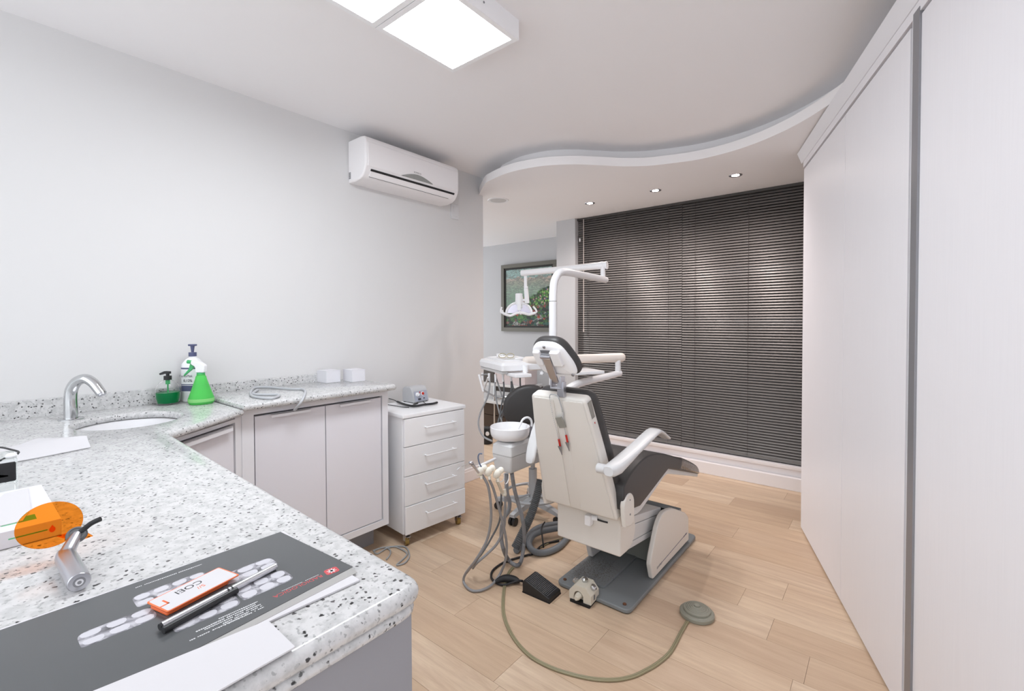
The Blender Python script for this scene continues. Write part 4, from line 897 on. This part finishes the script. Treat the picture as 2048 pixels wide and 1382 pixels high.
# floor: pedals and cords
wp = thing('foot_pedal', 'black wedge-shaped ribbed foot pedal on the floor', 'foot pedal', (-1.27,1.78,0))
Mw = Matrix.Translation((-1.345,1.722,0))@Matrix.Rotation(math.radians(2),4,'Z')
b = B(); prism(b, [(0,.004),(0,.046),(.006,.060),(.018,.062),(.150,.022),(.153,.016),(.153,.004)], 'y', 0, .100, capbev=.003, M=Mw); obj('body', b, blackp_m, wp)
b = B()
for k in range(17):
    u = .020+k*.0072; z = .062-(u-.018)*.303
    box(b, (u,u+.0034),(.006,.094),(z-.002,z+.0026),0,Mw)
obj('tread_ribs', b, pm('tread_grey_rubber', rgb(84,84,86), .45), wp)  # ribs a lighter grey than the pedal body
obj('skirt', bx((-.001,.154),(-.001,.101),(0,.006),0,Mw), rubber_m, wp)
khose('pedal_cord','black cable looping from the black wedge pedal under the chair',
 [(-1.371,1.756,0.03),(-1.402,1.754,0.02),(-1.448,1.7,0.008),(-1.507,1.7,0.006),(-1.55,1.726,0.006),(-1.58,1.781,0.006),(-1.584,1.87,0.006),(-1.56,1.941,0.006),(-1.532,2.009,0.006),(-1.518,2.039,0.006),(-1.533,2.161,0.006),(-1.489,2.257,0.006)], .0058, cordb_m, 'cable')
b = B(); tube(b, [(-1.486,1.683,0.018),(-1.467,1.731,0.02),(-1.421,1.757,0.018),(-1.393,1.758,0.018)], 0, seg=12, rfun=lambda f:.006+.013*math.sin(math.pi*min(max(f,0),1))); solo('cable_bundle', b, cordb_m, 'black bundled cable lying left of the black wedge pedal', 'cable')
khose('thin_cable','thin olive cable running from the olive cord to beneath the chair', [(-1.535,2.062,0.006),(-1.524,2.148,0.006),(-1.513,2.238,0.006),(-1.487,2.311,0.006)], .003, cordo_m, 'cable')
fs = thing('round_foot_switch', 'round olive-grey foot switch on the floor in front of the wardrobe', 'foot switch', (-.640,2.070,0))
b = B(); lathe(b, [(0,0),(.068,0),(.072,.004),(.072,.016),(.066,.022),(.058,.023)], (-.640,2.070,0), 40); obj('base', b, olive_m, fs)
b = B(); pf = [(0,.020),(.056,.020),(.056,.030)]
for k in range(6): r = .053-k*.008; pf += [(r,.032+k*.0018),(r-.002,.0335+k*.0018),(r-.006,.0335+k*.0018),(r-.0065,.032+k*.0018)]
pf += [(.010,.042),(.0,.042)]
lathe(b, pf, (-.640,2.070,0), 40); obj('ridged_dome', b, olive_m, fs)
b = B(); lathe(b, [(0,.040),(.012,.040),(.012,.046),(.009,.048),(0,.048)], (-.640,2.070,0), 20); obj('center_button', b, olive_m, fs)
cpts = [(-0.6558,1.994),(-0.6532,1.906),(-0.6464,1.774),(-0.6595,1.685),(-0.6835,1.611),(-0.7113,1.551),(-0.7571,1.496),(-0.8238,1.451),(-0.9097,1.418),(-0.9782,1.404),(-1.06,1.404),(-1.162,1.438),(-1.26,1.498),(-1.337,1.569),(-1.422,1.676),(-1.469,1.748),(-1.502,1.81),(-1.516,1.861)]
b = B()
for s_ in (-.0036,.0036):
    P_ = [Vector((x,y,.0045)) for x,y in cpts]; Q = []
    for i,p in enumerate(P_):
        T = (P_[min(i+1,len(P_)-1)]-P_[max(i-1,0)]).normalized(); Q.append(p+Vector((-T.y,T.x,0))*s_)
    tube(b, Q, .0042, seg=8, n=6)
solo('foot_switch_cord', b, cordo_m, 'olive twin cord curving over the floor from the round foot switch', 'cable')
# aged foot control on the plate edge
fcx = thing('chair_foot_control', 'cream octagonal foot control with chrome buttons at the front edge of the base plate', 'foot control', (-1.085,1.86,0))
Mf = Matrix.Translation((-1.136,1.808,0))@Matrix.Rotation(math.radians(4),4,'Z')
oct_ = [(0,.014),(0,.052),(.028,.084),(.082,.084),(.110,.052),(.110,.014)]
arch_ = [(.072-.024*math.cos(math.pi*k/8)-.024+.0, .032+.028*math.sin(math.pi*k/8)) for k in range(9)]
arch_ = [(.024,.014)] + [(x_+.0,z_) for x_,z_ in arch_] + [(.072,.014)]
b = B(); prism(b, [(0,.014),(0,.052),(.028,.084),(.082,.084),(.110,.052),(.110,.014)]+arch_[::-1], 'y', .0, .020, M=Mf); prism(b, oct_, 'y', .020, .085, M=Mf); obj('body', b, ctrl_m, fcx)
b = B(); box(b, (.006,.106),(-.006,.08),(0,.014),.002,Mf); obj('rubber_base', b, rubber_m, fcx)
b = B(); cyl(b, Mf@Vector((.048,-.016,.038)), Mf@Vector((.048,.02,.038)), .013,.018, seg=20); cyl(b, Mf@Vector((.048,-.026,.038)), Mf@Vector((.048,-.014,.038)), .009,.011, seg=16); obj('pedal_plug', b, ctrl_m, fcx)
for (x_,y_,z_,nx,nz) in ((.012,.050,.068,-.6,.8),(.055,.050,.084,0,1),(.098,.045,.068,.6,.8)):
    b = B(); p = Mf@Vector((x_,y_,z_)); d = Vector((nx,0,nz)); cyl(b, p-d*.002, p+d*.012, .012,.015, seg=18); cyl(b, p+d*.012, p+d*.017, .015,.009, seg=18); obj('chrome_button', b, chrome_m, fcx)
obj('switch_slot', bx((.1095,.1115),(.03,.042),(.024,.046),0,Mf), gap_m, fcx)

# ================================================================== OPERATOR STOOL
st = thing('operator_stool', 'black stool with curved backrest and grey star base behind the chair', 'stool', (-1.86,2.50,0))
HUB = Vector((-1.86,2.50,.0))
Vc = Vector((-1.79,2.23,.775)); xs_ = Vector((.775,.632,0)); 
MSB = frame(Vc, xs_, (0,0,1))
sb = roundpoly([(-.045,-.118),(.17,-.125),(.23,.0),(.16,.130),(.02,.125),(-.075,.045),(-.085,-.06)], [.05,.06,.08,.07,.07,.06,.05], 6)
sgs = 1 if MSB.col[2].xyz.dot(Vector((.632,-.775,0))) > 0 else -1
b = B(); slab(b, sb, [(t*-sgs,i) for t,i in puff(0,.055,.026,5)], MSB); obj('backrest', b, leather_m, st, ang=60)
b = B(); tube(b, [MSB@Vector((.06,-.05,-.055*sgs)), MSB@Vector((.06,-.13,-.09*sgs)), MSB@Vector((.05,-.26,-.10*sgs)), HUB+Vector((.02,0,.46))], .011, seg=10); obj('back_bracket', b, steel_m, st)
b = B(); lathe(b, [(0,.455),(.15,.455),(.185,.470),(.195,.495),(.185,.520),(.15,.53),(0,.533)], HUB+Vector((0,.02,0)), 40); obj('seat', b, leather_m, st, ang=60)
b = B(); cyl(b, HUB+Vector((0,0,.075)), HUB+Vector((0,0,.30)), .028, seg=20); cyl(b, HUB+Vector((0,0,.30)), HUB+Vector((0,0,.46)), .015, seg=16); obj('column', b, steel_m, st)
b = B(); tube(b, [HUB+Vector((.190*math.cos(a),.190*math.sin(a),.130)) for a in [2*math.pi*k/16 for k in range(16)]], .010, seg=10, n=3, closed=True)
for a in (.3,2.4,4.5): cyl(b, HUB+Vector((0,0,.130)), HUB+Vector((.190*math.cos(a),.190*math.sin(a),.130)), .007, seg=8)
obj('foot_ring', b, steel_m, st)
a_0 = math.atan2(2.251-2.5,-1.835+1.86)
for k in range(5):
    a = a_0+2*math.pi*k/5; d = Vector((math.cos(a),math.sin(a),0)); sd = Vector((-d.y,d.x,0)); b = B()
    rings = []
    for u,hw,z0,z1 in ((.0,.030,.070,.112),(.10,.026,.066,.100),(.20,.022,.060,.086),(.262,.021,.056,.074)):
        c_ = HUB+d*u; rings.append([c_+sd*-hw+Vector((0,0,z0)),c_+sd*hw+Vector((0,0,z0)),c_+sd*hw*.75+Vector((0,0,z1)),c_+sd*-hw*.75+Vector((0,0,z1))])
    loft(b, rings); lg = obj('leg', b, steel_m, st)
    b = B(); c_ = HUB+d*.245+Vector((0,0,.026)); cyl(b, c_-sd*.022, c_-sd*.006, .026, seg=16); cyl(b, c_+sd*.006, c_+sd*.022, .026, seg=16); cyl(b, c_-sd*.008, c_+sd*.008, .012, seg=8); cyl(b, c_+Vector((0,0,.01)), c_+Vector((0,0,.036)), .008, seg=8); obj('caster', b, blackp_m, lg)

# ================================================================== THINGS ON THE WORKTOPS
ZT = .9255
# soap dispenser
Sc = Vector((-2.552,.634,ZT))
sd_ = thing('soap_dispenser', 'clear pump bottle half full of dark green soap, left of the bottles', 'soap dispenser', Sc)
pb = [(0,.0),(.036,.0),(.042,.006),(.0475,.03),(.0485,.052),(.045,.078),(.034,.100),(.020,.109),(.0145,.112),(.0145,.116)]
b = B(); lathe(b, pb+[(.013,.116),(.013,.111),(.019,.106),(.032,.098),(.0435,.077),(.047,.052),(.046,.03),(.040,.008),(0,.003)], Sc, 36); obj('bottle', b, glass_m, sd_)
b = B(); lathe(b, [(0,.0035),(.0395,.0085),(.0455,.03),(.0465,.052),(.0463,.056),(0,.056)], Sc, 36); obj('soap', b, soap_m, sd_)
b = B(); cyl(b, Sc+Vector((0,0,.112)), Sc+Vector((0,0,.130)), .0155, seg=20); cyl(b, Sc+Vector((0,0,.13)), Sc+Vector((0,0,.140)), .007, seg=12); prism(b, roundpoly([(-.034,.141),(-.030,.134),(-.012,.140),(.010,.139),(.010,.150),(-.010,.152)],.002), 'y', -.008,.008, M=Matrix.Translation(Sc)@Matrix.Rotation(math.radians(39),4,'Z')); obj('pump', b, blackp_m, sd_)
b = B(); cyl(b, Sc+Vector((0,0,.01)), Sc+Vector((0,0,.115)), .003, seg=8); cyl(b, Sc+Vector((0,0,.092)), Sc+Vector((0,0,.111)), .009, seg=12); obj('dip_tube', b, greenp_m, sd_)
# tall mouthwash bottle
Tc = Vector((-2.559,.735,ZT))
tb_ = thing('mouthwash_bottle', 'tall white pump bottle with navy stripes behind the green spray bottle', 'bottle', Tc)
sq = lambda r: [(r*1.12*math.copysign(abs(math.cos(a))**.75,math.cos(a)), r*.95*math.copysign(abs(math.sin(a))**.75,math.sin(a))) for a in [2*math.pi*k/32 for k in range(32)]]
Rt = Matrix.Translation(Tc)@Matrix.Rotation(math.radians(39+0),4,'Z')
b = B(); loft(b, [[Rt@Vector((x,y,z)) for x,y in sq(r)] for z,r in ((0,.036),(.004,.040),(.15,.040),(.178,.038),(.200,.024),(.207,.014),(.215,.014))]); obj('bottle', b, whitep_m, tb_)
for (z0,z1) in ((.052,.078),(.081,.085),(.155,.162)):
    b = B(); loft(b, [[Rt@Vector((x*1.012,y*1.012,z)) for x,y in sq(.040)] for z in (z0,z1)]); obj('label_band', b, navy_m, tb_)
fwd = Rt.to_3x3()@Vector((1,0,0)); base_t = Tc - (Rt.to_3x3()@Vector((0,1,0)))*.0392
obj('lettering', text('PerioPlak', base_t - fwd*.038+Vector((0,0,.118)), fwd, (0,0,1), .0165, .0003), deskpanel_m, tb_)
obj('lettering', text('0,12%', base_t - fwd*.018+Vector((0,0,.096)), fwd, (0,0,1), .017, .0003), blk_m, tb_)
b = B(); cyl(b, Tc+Vector((0,0,.213)), Tc+Vector((0,0,.232)), .0165, seg=20); cyl(b, Tc+Vector((0,0,.232)), Tc+Vector((0,0,.262)), .0055,.009, seg=14); box(b, (-.017,.017),(-.009,.009),(.262,.271),.003,Rt); obj('pump', b, navy_m, tb_)
# green spray bottle
Pc = Vector((-2.450,.735,ZT))
sb_ = thing('spray_bottle', 'bright green conical spray bottle with white head and green trigger', 'spray bottle', Pc)
b = B(); lathe(b, [(0,0),(.046,0),(.0515,.008),(.051,.026),(.045,.044),(.033,.082),(.0235,.112),(.0205,.126),(.017,.130),(.017,.136),(0,.136)], Pc, 40); obj('bottle', b, spray_m, sb_)
b = B(); lathe(b, [(.0522,.012),(.0522,.024),(.0515,.026)], Pc, 40); lathe(b, [(0,.003),(.044,.003),(.0495,.009),(.0488,.026),(.042,.046),(.036,.066),(0,.066)], Pc, 40); obj('liquid', b, spray2_m, sb_)
b = B(); cyl(b, Pc+Vector((0,0,.128)), Pc+Vector((0,0,.143)), .0165, seg=24); obj('neck_ring', b, greenp_m, sb_)
Rs = Matrix.Translation(Pc)@Matrix.Rotation(math.radians(39),4,'Z')
b = B(); prism(b, roundpoly([(-.018,.143),(.020,.143),(.022,.158),(.024,.176),(.004,.190),(-.038,.200),(-.040,.182),(-.020,.170)],.006), 'y', -.012,.012, capbev=.004, M=Rs); obj('spray_head', b, whitep_m, sb_)
b = B(); cyl(b, Rs@Vector((-.040,0,.191)), Rs@Vector((-.060,0,.193)), .008,.0085, seg=14); obj('nozzle', b, greenp_m, sb_)
b = B(); prism(b, [(-.046,.183),(-.030,.170),(-.038,.158),(-.078,.126),(-.074,.135),(-.052,.160)], 'y', -.006,.006, capbev=.001, M=Rs); obj('trigger', b, greenp_m, sb_)
# white cartons on the raised worktop
for i,(p,q,lab) in enumerate((((-2.610,1.376),(-2.504,1.464),'left one of two small white cartons on the raised worktop'),((-2.531,1.496),(-2.424,1.580),'right one of two small white cartons, at the end of the raised worktop'))):
    c_ = thing('small_carton', lab, 'box', (p[0]/2+q[0]/2,p[1]/2+q[1]/2,.9463), math.radians((0,-3)[i]), 'white cartons at the end of the raised worktop')
    hx_, hy_ = (q[0]-p[0])/2, (q[1]-p[1])/2; Mx = WM[c_.name]
    obj('carton', bx((-hx_,hx_),(-hy_,hy_),(0,.068),.001,Mx), card_m, c_)
    b = B(); box(b, (-hx_-.001,hx_+.0012),(-hy_-.001,-.002),(.068,.0695),0,Mx); box(b, (-hx_-.001,hx_+.0012),(.002,hy_+.001),(.068,.0695),0,Mx); obj('flaps', b, card_m, c_)
# loose hose on the raised worktop
khose('handpiece_hose','light grey handpiece hose curled on the raised worktop and hanging over its edge',
 [(-2.495,0.9993,0.953),(-2.441,0.9614,0.953),(-2.362,0.9266,0.953),(-2.315,0.9489,0.953),(-2.266,0.9872,0.953),(-2.221,0.9851,0.953),(-2.174,0.9403,0.953),(-2.185,0.9184,0.953),(-2.26,0.8996,0.953),(-2.339,0.9074,0.953),(-2.455,0.9508,0.953),(-2.582,1.017,0.953),(-2.575,1.068,0.953),(-2.471,1.096,0.953),(-2.378,1.124,0.953),(-2.341,1.153,0.953),(-2.259,1.129,0.953),(-2.146,1.068,0.95),(-2.118,1.044,0.9345),(-2.125,1.031,0.9124),(-2.165,1.029,0.8843)], .0062, pm('pale_grey_hose', rgb(190,192,196), .4))
khose('grey_floor_cable','thin grey cable coiled on the floor in front of the drawer cart',
 [(-2.242,1.499,0.006),(-2.237,1.534,0.006),(-2.215,1.575,0.006),(-2.18,1.606,0.006),(-2.124,1.611,0.006),(-2.073,1.603,0.006),(-2.049,1.581,0.006),(-2.028,1.531,0.006),(-2.011,1.49,0.006),(-1.995,1.526,0.006),(-2.024,1.581,0.006),(-2.082,1.623,0.006),(-2.132,1.641,0.006),(-2.164,1.629,0.006),(-2.191,1.601,0.006),(-2.205,1.561,0.006),(-2.194,1.495,0.006),(-2.233,1.502,0.006),(-2.234,1.548,0.006),(-2.21,1.568,0.006),(-2.162,1.559,0.006),(-2.125,1.526,0.006),(-2.102,1.488,0.006)], .0042, pm('mid_grey_cable', rgb(166,168,170), .45), 'cable', seg=8)
# paper towel
tp = [(-1.815,0.116),(-1.848,0.2658),(-2.027,0.2738),(-2.089,0.2093),(-2.122,0.1782),(-2.058,0.1323),(-2.041,0.0929),(-2.023,0.0381),(-1.85,0.0343)]
b = B(); cu_ = [(p[0],p[1]) for p in tp]
rings = []
NX = 16
A1_, A2_, B1_, B2_ = Vector(tp[1]), Vector(tp[7]), Vector(tp[2]), Vector(tp[6])
edge_n = spline([(*tp[1],0),(*tp[0],0),(*tp[8],0)], 8); edge_f = spline([(*tp[2],0),(*tp[3],0),(*tp[4],0),(*tp[5],0),(*tp[6],0),(*tp[7],0)], 4)
def samp(P_, f): x = f*(len(P_)-1); i = min(int(x),len(P_)-2); return P_[i].lerp(P_[i+1], x-i)
grid = []
for i in range(NX+1):
    f = i/NX; row = []
    for j in range(7):
        g = j/6; p = samp(edge_n,f).lerp(samp(edge_f,f), g); hgt = .004+.010*math.sin(g*math.pi)*(.55+.45*math.sin(f*7+g*2)) + (.008 if j==3 else 0)
        if j in (0,6): hgt = .002
        row.append((p.x,p.y,ZT+hgt))
    grid.append(row)
loft(b, [[*r, *[(x,y,ZT+.0004) for x,y,z in r[::-1]]] for r in grid]); solo('paper_towel', b, paper_m, 'folded white paper towel lying flat on the worktop in front of the faucet', 'paper towel', ang=25)
# white carton with green marks
cc_ = thing('flat_carton', 'flat white carton with green print under the orange shield', 'box', (-1.26,0,ZT))
obj('carton', bx((-1.40,-1.128),(-.16,.122),(.9255,.9545),.0015), card_m, cc_)
obj('green_block', bx((-1.190,-1.160),(.052,.094),(.9545,.9549)), green_m, cc_)
obj('green_line', bx((-1.128,-1.1275),(.058,.104),(.9395,.9413)), green_m, cc_)
b = B(); prism(b, [(.110+.0040*math.sin(2*math.pi*k/12)*(1 if k%12 else 0), .9390+.0050*math.cos(2*math.pi*k/12)+(.003 if k==0 else 0)) for k in range(12)], 'x', -1.128, -1.1275); obj('drop_mark', b, orangep_m, cc_)
obj('side_lettering', text('CE', (-1.1277,.028,.936),(0,1,0),(0,0,1), .012, .0002), alug_m, cc_)
lf = [(-1.375,0.0668),(-1.384,0.1002),(-1.227,0.0924),(-1.163,0.0771),(-1.162,0.0423),(-1.299,0.0433)]
b = B(); prism(b, lf, 'z', .9550, .9562); solo('leaflet', b, paper_m, 'white printed leaflet on top of the flat carton at the left edge', 'paper')
# clear box with black plate
ab = thing('clear_acrylic_box', 'clear acrylic box with a black square plate at the left edge of the worktop', 'box', (-1.54,.03,ZT))
obj('case', bx((-1.60,-1.498),(-.06,.094),(.9258,1.000),.002), acr_m, ab)
b = B(); slab(b, roundpoly([(-.055,-.021),(.036,-.021),(.036,.021),(-.055,.021)],.004), [(0,0),(.003,0),(.005,.004),(.004,.012)], frame((-1.4965,.055,.972),(0,1,0),(0,0,1))); obj('black_plate', b, blackp_m, ab)
obj('keyhole_strip', bx((-1.4975,-1.4960),(.050,.053),(.930,.950)), blackp_m, ab)
for y_ in (-.03,.085):
    b = B(); blob(b, Vector((-1.51,y_,1.004)), .010,.010,.007); obj('foot', b, whitep_m, ab)
khose('black_charger_cable','thin black cable looping over the paper towel at the left edge', [(-1.707,0.0454,1.001),(-1.64,0.0747,1.003),(-1.59,0.0896,1.003),(-1.547,0.0987,1.003),(-1.524,0.0917,1.001),(-1.512,0.0759,0.9998),(-1.499,0.0605,0.9971),(-1.51,0.0254,0.9873)], .0022, cordb_m, 'cable', seg=8)
# curing light
cg = thing('curing_light', 'silver curing light lying on the worktop with a translucent orange disc shield', 'curing light', (-.92,.11,ZT))
E0 = Vector((-.868,.110,.9390)); E1_ = Vector((-.985,.108,.9440)); dC = (E1_-E0).normalized()
b = B(); s_, t_, _ = basis(dC)
def cring(c, r, n=36): return [c+(s_*math.cos(2*math.pi*k/n)+t_*math.sin(2*math.pi*k/n))*r for k in range(n)]
loft(b, [cring(E0-dC*.0,.0095),cring(E0-dC*.0,.0118),cring(E0+dC*.002,.0130),cring(E0+dC*.085,.0130),cring(E0+dC*.100,.0125),cring(E0+dC*.112,.010),cring(E0+dC*.116,.005)]); obj('handle', b, alu_m, cg)
b = B(); cyl(b, E0-dC*.0004, E0+dC*.001, .0068, seg=28); bt = obj('end_button', b, alug_m, cg)
b = B(); cyl(b, E0-dC*.001, E0, .0044, seg=24); obj('ring_mark', b, frame_m, bt); b = B(); cyl(b, E0-dC*.0016, E0-dC*.0005, .0023, seg=20); obj('dot_mark', b, alug_m, bt)
Nk = Vector((-0.9997,0.1247,0.9613)); hd = (Nk-(E0+dC*.105)).normalized()
b = B(); tube(b, [E0+dC*.094+Vector((0,0,.001)), E0+dC*.106+Vector((0,.003,.005)), Nk], (.0118,.0075), seg=20, n=5); obj('head', b, alu_m, cg)
hz = Vector((.995,-.1,0)).normalized(); e_ = math.radians(45); nD = (hz*math.cos(e_)+Vector((0,0,1))*math.sin(e_)).normalized()
b = B(); Mn = frame(Nk, Vector((.1,1,0)), nD.cross(Vector((.1,1,0)))); 
lathe(b, [(0,-.003),(.0125,-.003),(.0135,.0),(.0125,.003),(.009,.0045),(0,.0045)], (0,0,0), 28, Mn); lathe(b, [(.0105,.0032),(.0112,.005),(.0095,.0055),(.0085,.004)], (0,0,0), 28, Mn); obj('collar', b, hosed_m, cg)
DC = Nk + (Mn.to_3x3()@Vector((0,1,0))).normalized()*.0
dv1 = Vector((-1.023,0.0973,0.9812))-Nk; ctr = Nk+dv1-nD*(dv1.dot(nD)); 
Md = frame(ctr, (0,1,0), Vector((-1,0,0)))
yA = (Vector((-1,0,0))-nD*Vector((-1,0,0)).dot(nD)).normalized(); xA = yA.cross(nD)
b = B(); Rd = .0385; loft(b, [[ctr+xA*(r*math.cos(2*math.pi*k/64))+yA*(r*math.sin(2*math.pi*k/64))+nD*h for k in range(64)] for h,r in ((-.0008,Rd-.0005),(-.0003,Rd),(.0003,Rd),(.0008,Rd-.0005))])
tab = [ctr+(Nk-ctr)*.7+xA*.014, ctr+(Nk-ctr)*1.32+xA*.010, ctr+(Nk-ctr)*1.32-xA*.010, ctr+(Nk-ctr)*.7-xA*.014]
obj('orange_shield', b, orange_m, cg)
b = B(); loft(b, [[p+nD*h for p in tab] for h in (-.0012,-.0022)]); obj('shield_tab', b, orange_m, cg)
b = B(); tube(b, [Nk+nD*-.002, Vector((-0.9985,0.1323,0.967)), Vector((-1.002,0.1425,0.973)), Vector((-0.9967,0.1534,0.9782))], .0040, seg=14, n=4); obj('light_guide', b, cordb_m, cg)

# envelope, papers, card, pen
ev = thing('radiology_envelope', 'charcoal printed radiology envelope lying on the worktop in the foreground', 'envelope', (-.72,.15,ZT))
evp = [(-.828,.366),(-.624,.382),(-.600,.120),(-.596,.02),(-.600,-.10),(-.826,-.10)]
b = B(); prism(b, [(-.8300,.372),(-.586,.370),(-.592,.26),(-.584,-.12),(-.834,-.12)], 'z', ZT, ZT+.0028, capbev=.0006); obj('paper_block', b, paper_m, ev)
b = B(); prism(b, [(-.628,.380),(-.606,.378),(-.584,.00),(-.590,-.11),(-.628,-.11)], 'z', ZT+.0028, ZT+.0032); obj('clear_sleeve', b, pm('grey_sleeve', rgb(176,174,172), .15), ev)
b = B(); prism(b, evp, 'z', ZT+.0030, ZT+.0038); obj('charcoal_cover', b, envelope_m, ev)
ZP = ZT+.0038
def blobprint(x0,x1,y0,y1,r=.012):
    b = B(); prism(b, roundpoly([(x0,y0),(x1,y0),(x1,y1),(x0,y1)],[r,r*.4,r,r]), 'z', ZP, ZP+.00015); return b
rnd = random.Random(3)
def teeth(par, x0,x1,y0,y1,n,seed):
    rn = random.Random(seed); b = B()
    for k in range(n):
        for row in (0,1):
            cy = y0+(k+.5)*(y1-y0)/n; w2 = (y1-y0)/n*.44; cx0 = x0+.002 if row==0 else (x0+x1)/2+.001+rn.random()*.002; cx1 = (x0+x1)/2-.001-rn.random()*.002 if row==0 else x1-.002
            pts = roundpoly([(cx0,cy-w2),(cx1,cy-w2*.8),(cx1,cy+w2*.8),(cx0,cy+w2)], w2*.8, 3); prism(b, pts, 'z', ZP+.00015, ZP+.0003)
    obj('tooth_shapes', b, toothw_m, par)
for i,(x0,x1,y0,y1,n_) in enumerate(((-.742,-.707,.090,.162,3),(-.787,-.752,.150,.235,4),(-.752,-.716,.238,.315,3),(-.690,-.655,.166,.240,3),(-.700,-.660,.243,.312,3),(-.702,-.668,.02,.085,3))):
    if i == 5: continue
    xr = obj('xray_print', blobprint(x0,x1,y0,y1), xray_m, ev); teeth(xr, x0,x1,y0,y1,n_,i)
def textbar(x, y0, y1, h, seed, skip=.18):
    rn = random.Random(seed); b = B(); y = y0
    while y < y1:
        w2 = rn.uniform(.0010,.0020)
        if rn.random() > skip: box(b, (x,x+h*rn.uniform(.6,1)),(y,min(y+w2,y1)),(ZP,ZP+.0002))
        y += w2+.0006
    return b
b = textbar(-.8115,.160,.240,.0022,1,.05); obj('small_print', b, whiteink_m, ev)
for k in range(5):
    b = textbar(-.645+k*.0047,.208-(.01*k if k<3 else .0),.254,.0024,k+2,.12); obj('small_print', b, whiteink_m, ev)
b = textbar(-.6395,.182,.212,.0024,20,.15); obj('small_print', b, whiteink_m, ev)
b = textbar(-.627,.172,.235,.0022,21,.15); obj('small_print', b, whiteink_m, ev)
b = textbar(-.6435,.285,.338,.0011,22,.1); obj('small_print', b, whiteink_m, ev)
obj('lettering', text('RADIOLOGICA', (-.6405,.3405,ZP),(0,-1,0),(1,0,0), .0100, .0001, sx=1.02), redink_m, ev)
b = B(); prism(b, roundpoly([(-.647,.347),(-.631,.345),(-.629,.364),(-.645,.366)],.004), 'z', ZP, ZP+.0002); lg_ = obj('logo', b, redink_m, ev)
b = B()
for k in range(4):
    a = k*math.pi/4+.3; c_ = Vector((-.638,.3555,0)); d = Vector((math.cos(a),math.sin(a),0)); s2 = Vector((-d.y,d.x,0))
    prism(b, [tuple((c_+d*u+s2*v)[:2]) for u,v in ((-.0075,0),(-.003,.0012),(.003,.0012),(.0075,0),(.003,-.0012),(-.003,-.0012))], 'z', ZP+.0002, ZP+.0003)
obj('logo_star', b, whiteink_m, lg_)
# white blank sheets
b = B(); prism(b, [(-.592,.245),(-.519,.244),(-.508,-.10),(-.64,-.10)], 'z', ZT+.0034, ZT+.0052); solo('blank_sheets', b, paper_m, 'stack of blank white paper at the near edge of the worktop', 'paper')
# orange-bordered card on a second orange item
def cardpoly(c, w_, h_, a, r=.003):
    ca, sa = math.cos(a), math.sin(a); return [(c[0]+x*ca-y*sa, c[1]+x*sa+y*ca) for x,y in roundpoly([(-w_/2,-h_/2),(w_/2,-h_/2),(w_/2,h_/2),(-w_/2,h_/2)],r)]
cdc = (-.7310,.2085); ang = math.radians(14)
oc = solo('orange_wrapper', (lambda b:(prism(b, cardpoly((-.728,.203),.038,.080,ang), 'z', ZP+.0004, ZP+.0040, capbev=.001), b)[1])(B()), orangep_m, 'orange packet lying underneath the white card', 'packet')
cd = thing('appointment_card', 'white card with an orange border lying beside the silver pen', 'card', (cdc[0],cdc[1],ZP))
b = B(); prism(b, cardpoly(cdc,.047,.094,ang), 'z', ZP+.0062, ZP+.0074); obj('orange_border', b, pm('card_orange', rgb(240,124,72), .35), cd)
b = B(); prism(b, cardpoly(cdc,.0437,.0907,ang), 'z', ZP+.0074, ZP+.0076); fc_ = obj('white_face', b, paper_m, cd)
xd = Vector((math.sin(ang),-math.cos(ang),0)); yd = Vector((-xd.y,xd.x,0))
cdo = Vector((cdc[0],cdc[1],ZP+.0076)) - xd*.014 - yd*.014
obj('lettering', text('COEI', cdo, xd, yd, .0150, .0001), blk_m, fc_)
obj('swirl_mark', text('S//', cdo + yd*.0150+xd*.004, xd, yd, .0100, .0001), orangep_m, fc_)
Cm = Matrix.Translation((cdc[0],cdc[1],0))@Matrix.Rotation(ang,4,'Z')
b = B(); box(b, (-.008,.006),(-.0372,-.0350),(ZP+.0076,ZP+.0078),0,Cm); box(b, (.004,.006),(-.0455,-.0350),(ZP+.0076,ZP+.0078),0,Cm); obj('corner_mark', b, orangep_m, fc_)
Pn0 = Vector((-.7065,.3045,ZP+.0050)); Pn1 = Vector((-.6735,.1560,ZP+.0052)); pd = (Pn1-Pn0).normalized()
pn = thing('silver_pen', 'slim silver pen with black rings lying on the charcoal envelope', 'pen', tuple(Pn0.lerp(Pn1,.5)-Vector((0,0,.005))))
b = B(); tube(b, [Pn0, Pn1-pd*.001], .0046, seg=20, smooth=False); obj('barrel', b, pm('pen_silver', rgb(206,206,210), .22, .7), pn)
b = B(); cyl(b, Pn1-pd*.0012, Pn1+pd*.0015, .0044,.0038, seg=18); obj('end_cap', b, blackp_m, pn)
for k in (.44,.475):
    b = B(); c_ = Pn0.lerp(Pn1,k); cyl(b, c_-pd*.0012, c_+pd*.0012, .0048, seg=18); obj('ring', b, blackp_m, pn)
b = B(); tube(b, [Pn0.lerp(Pn1,.42)+Vector((.0068,.002,-.0006)), Pn1+Vector((.0095,.0,-.0008))], .0042, seg=16, smooth=False); solo('pen_reflection', b, blackp_m, 'dark rod in place of the mirror image of the silver pen, along its near side', 'pen')  # dark rod stands in for the silver pen's reflection on the envelope
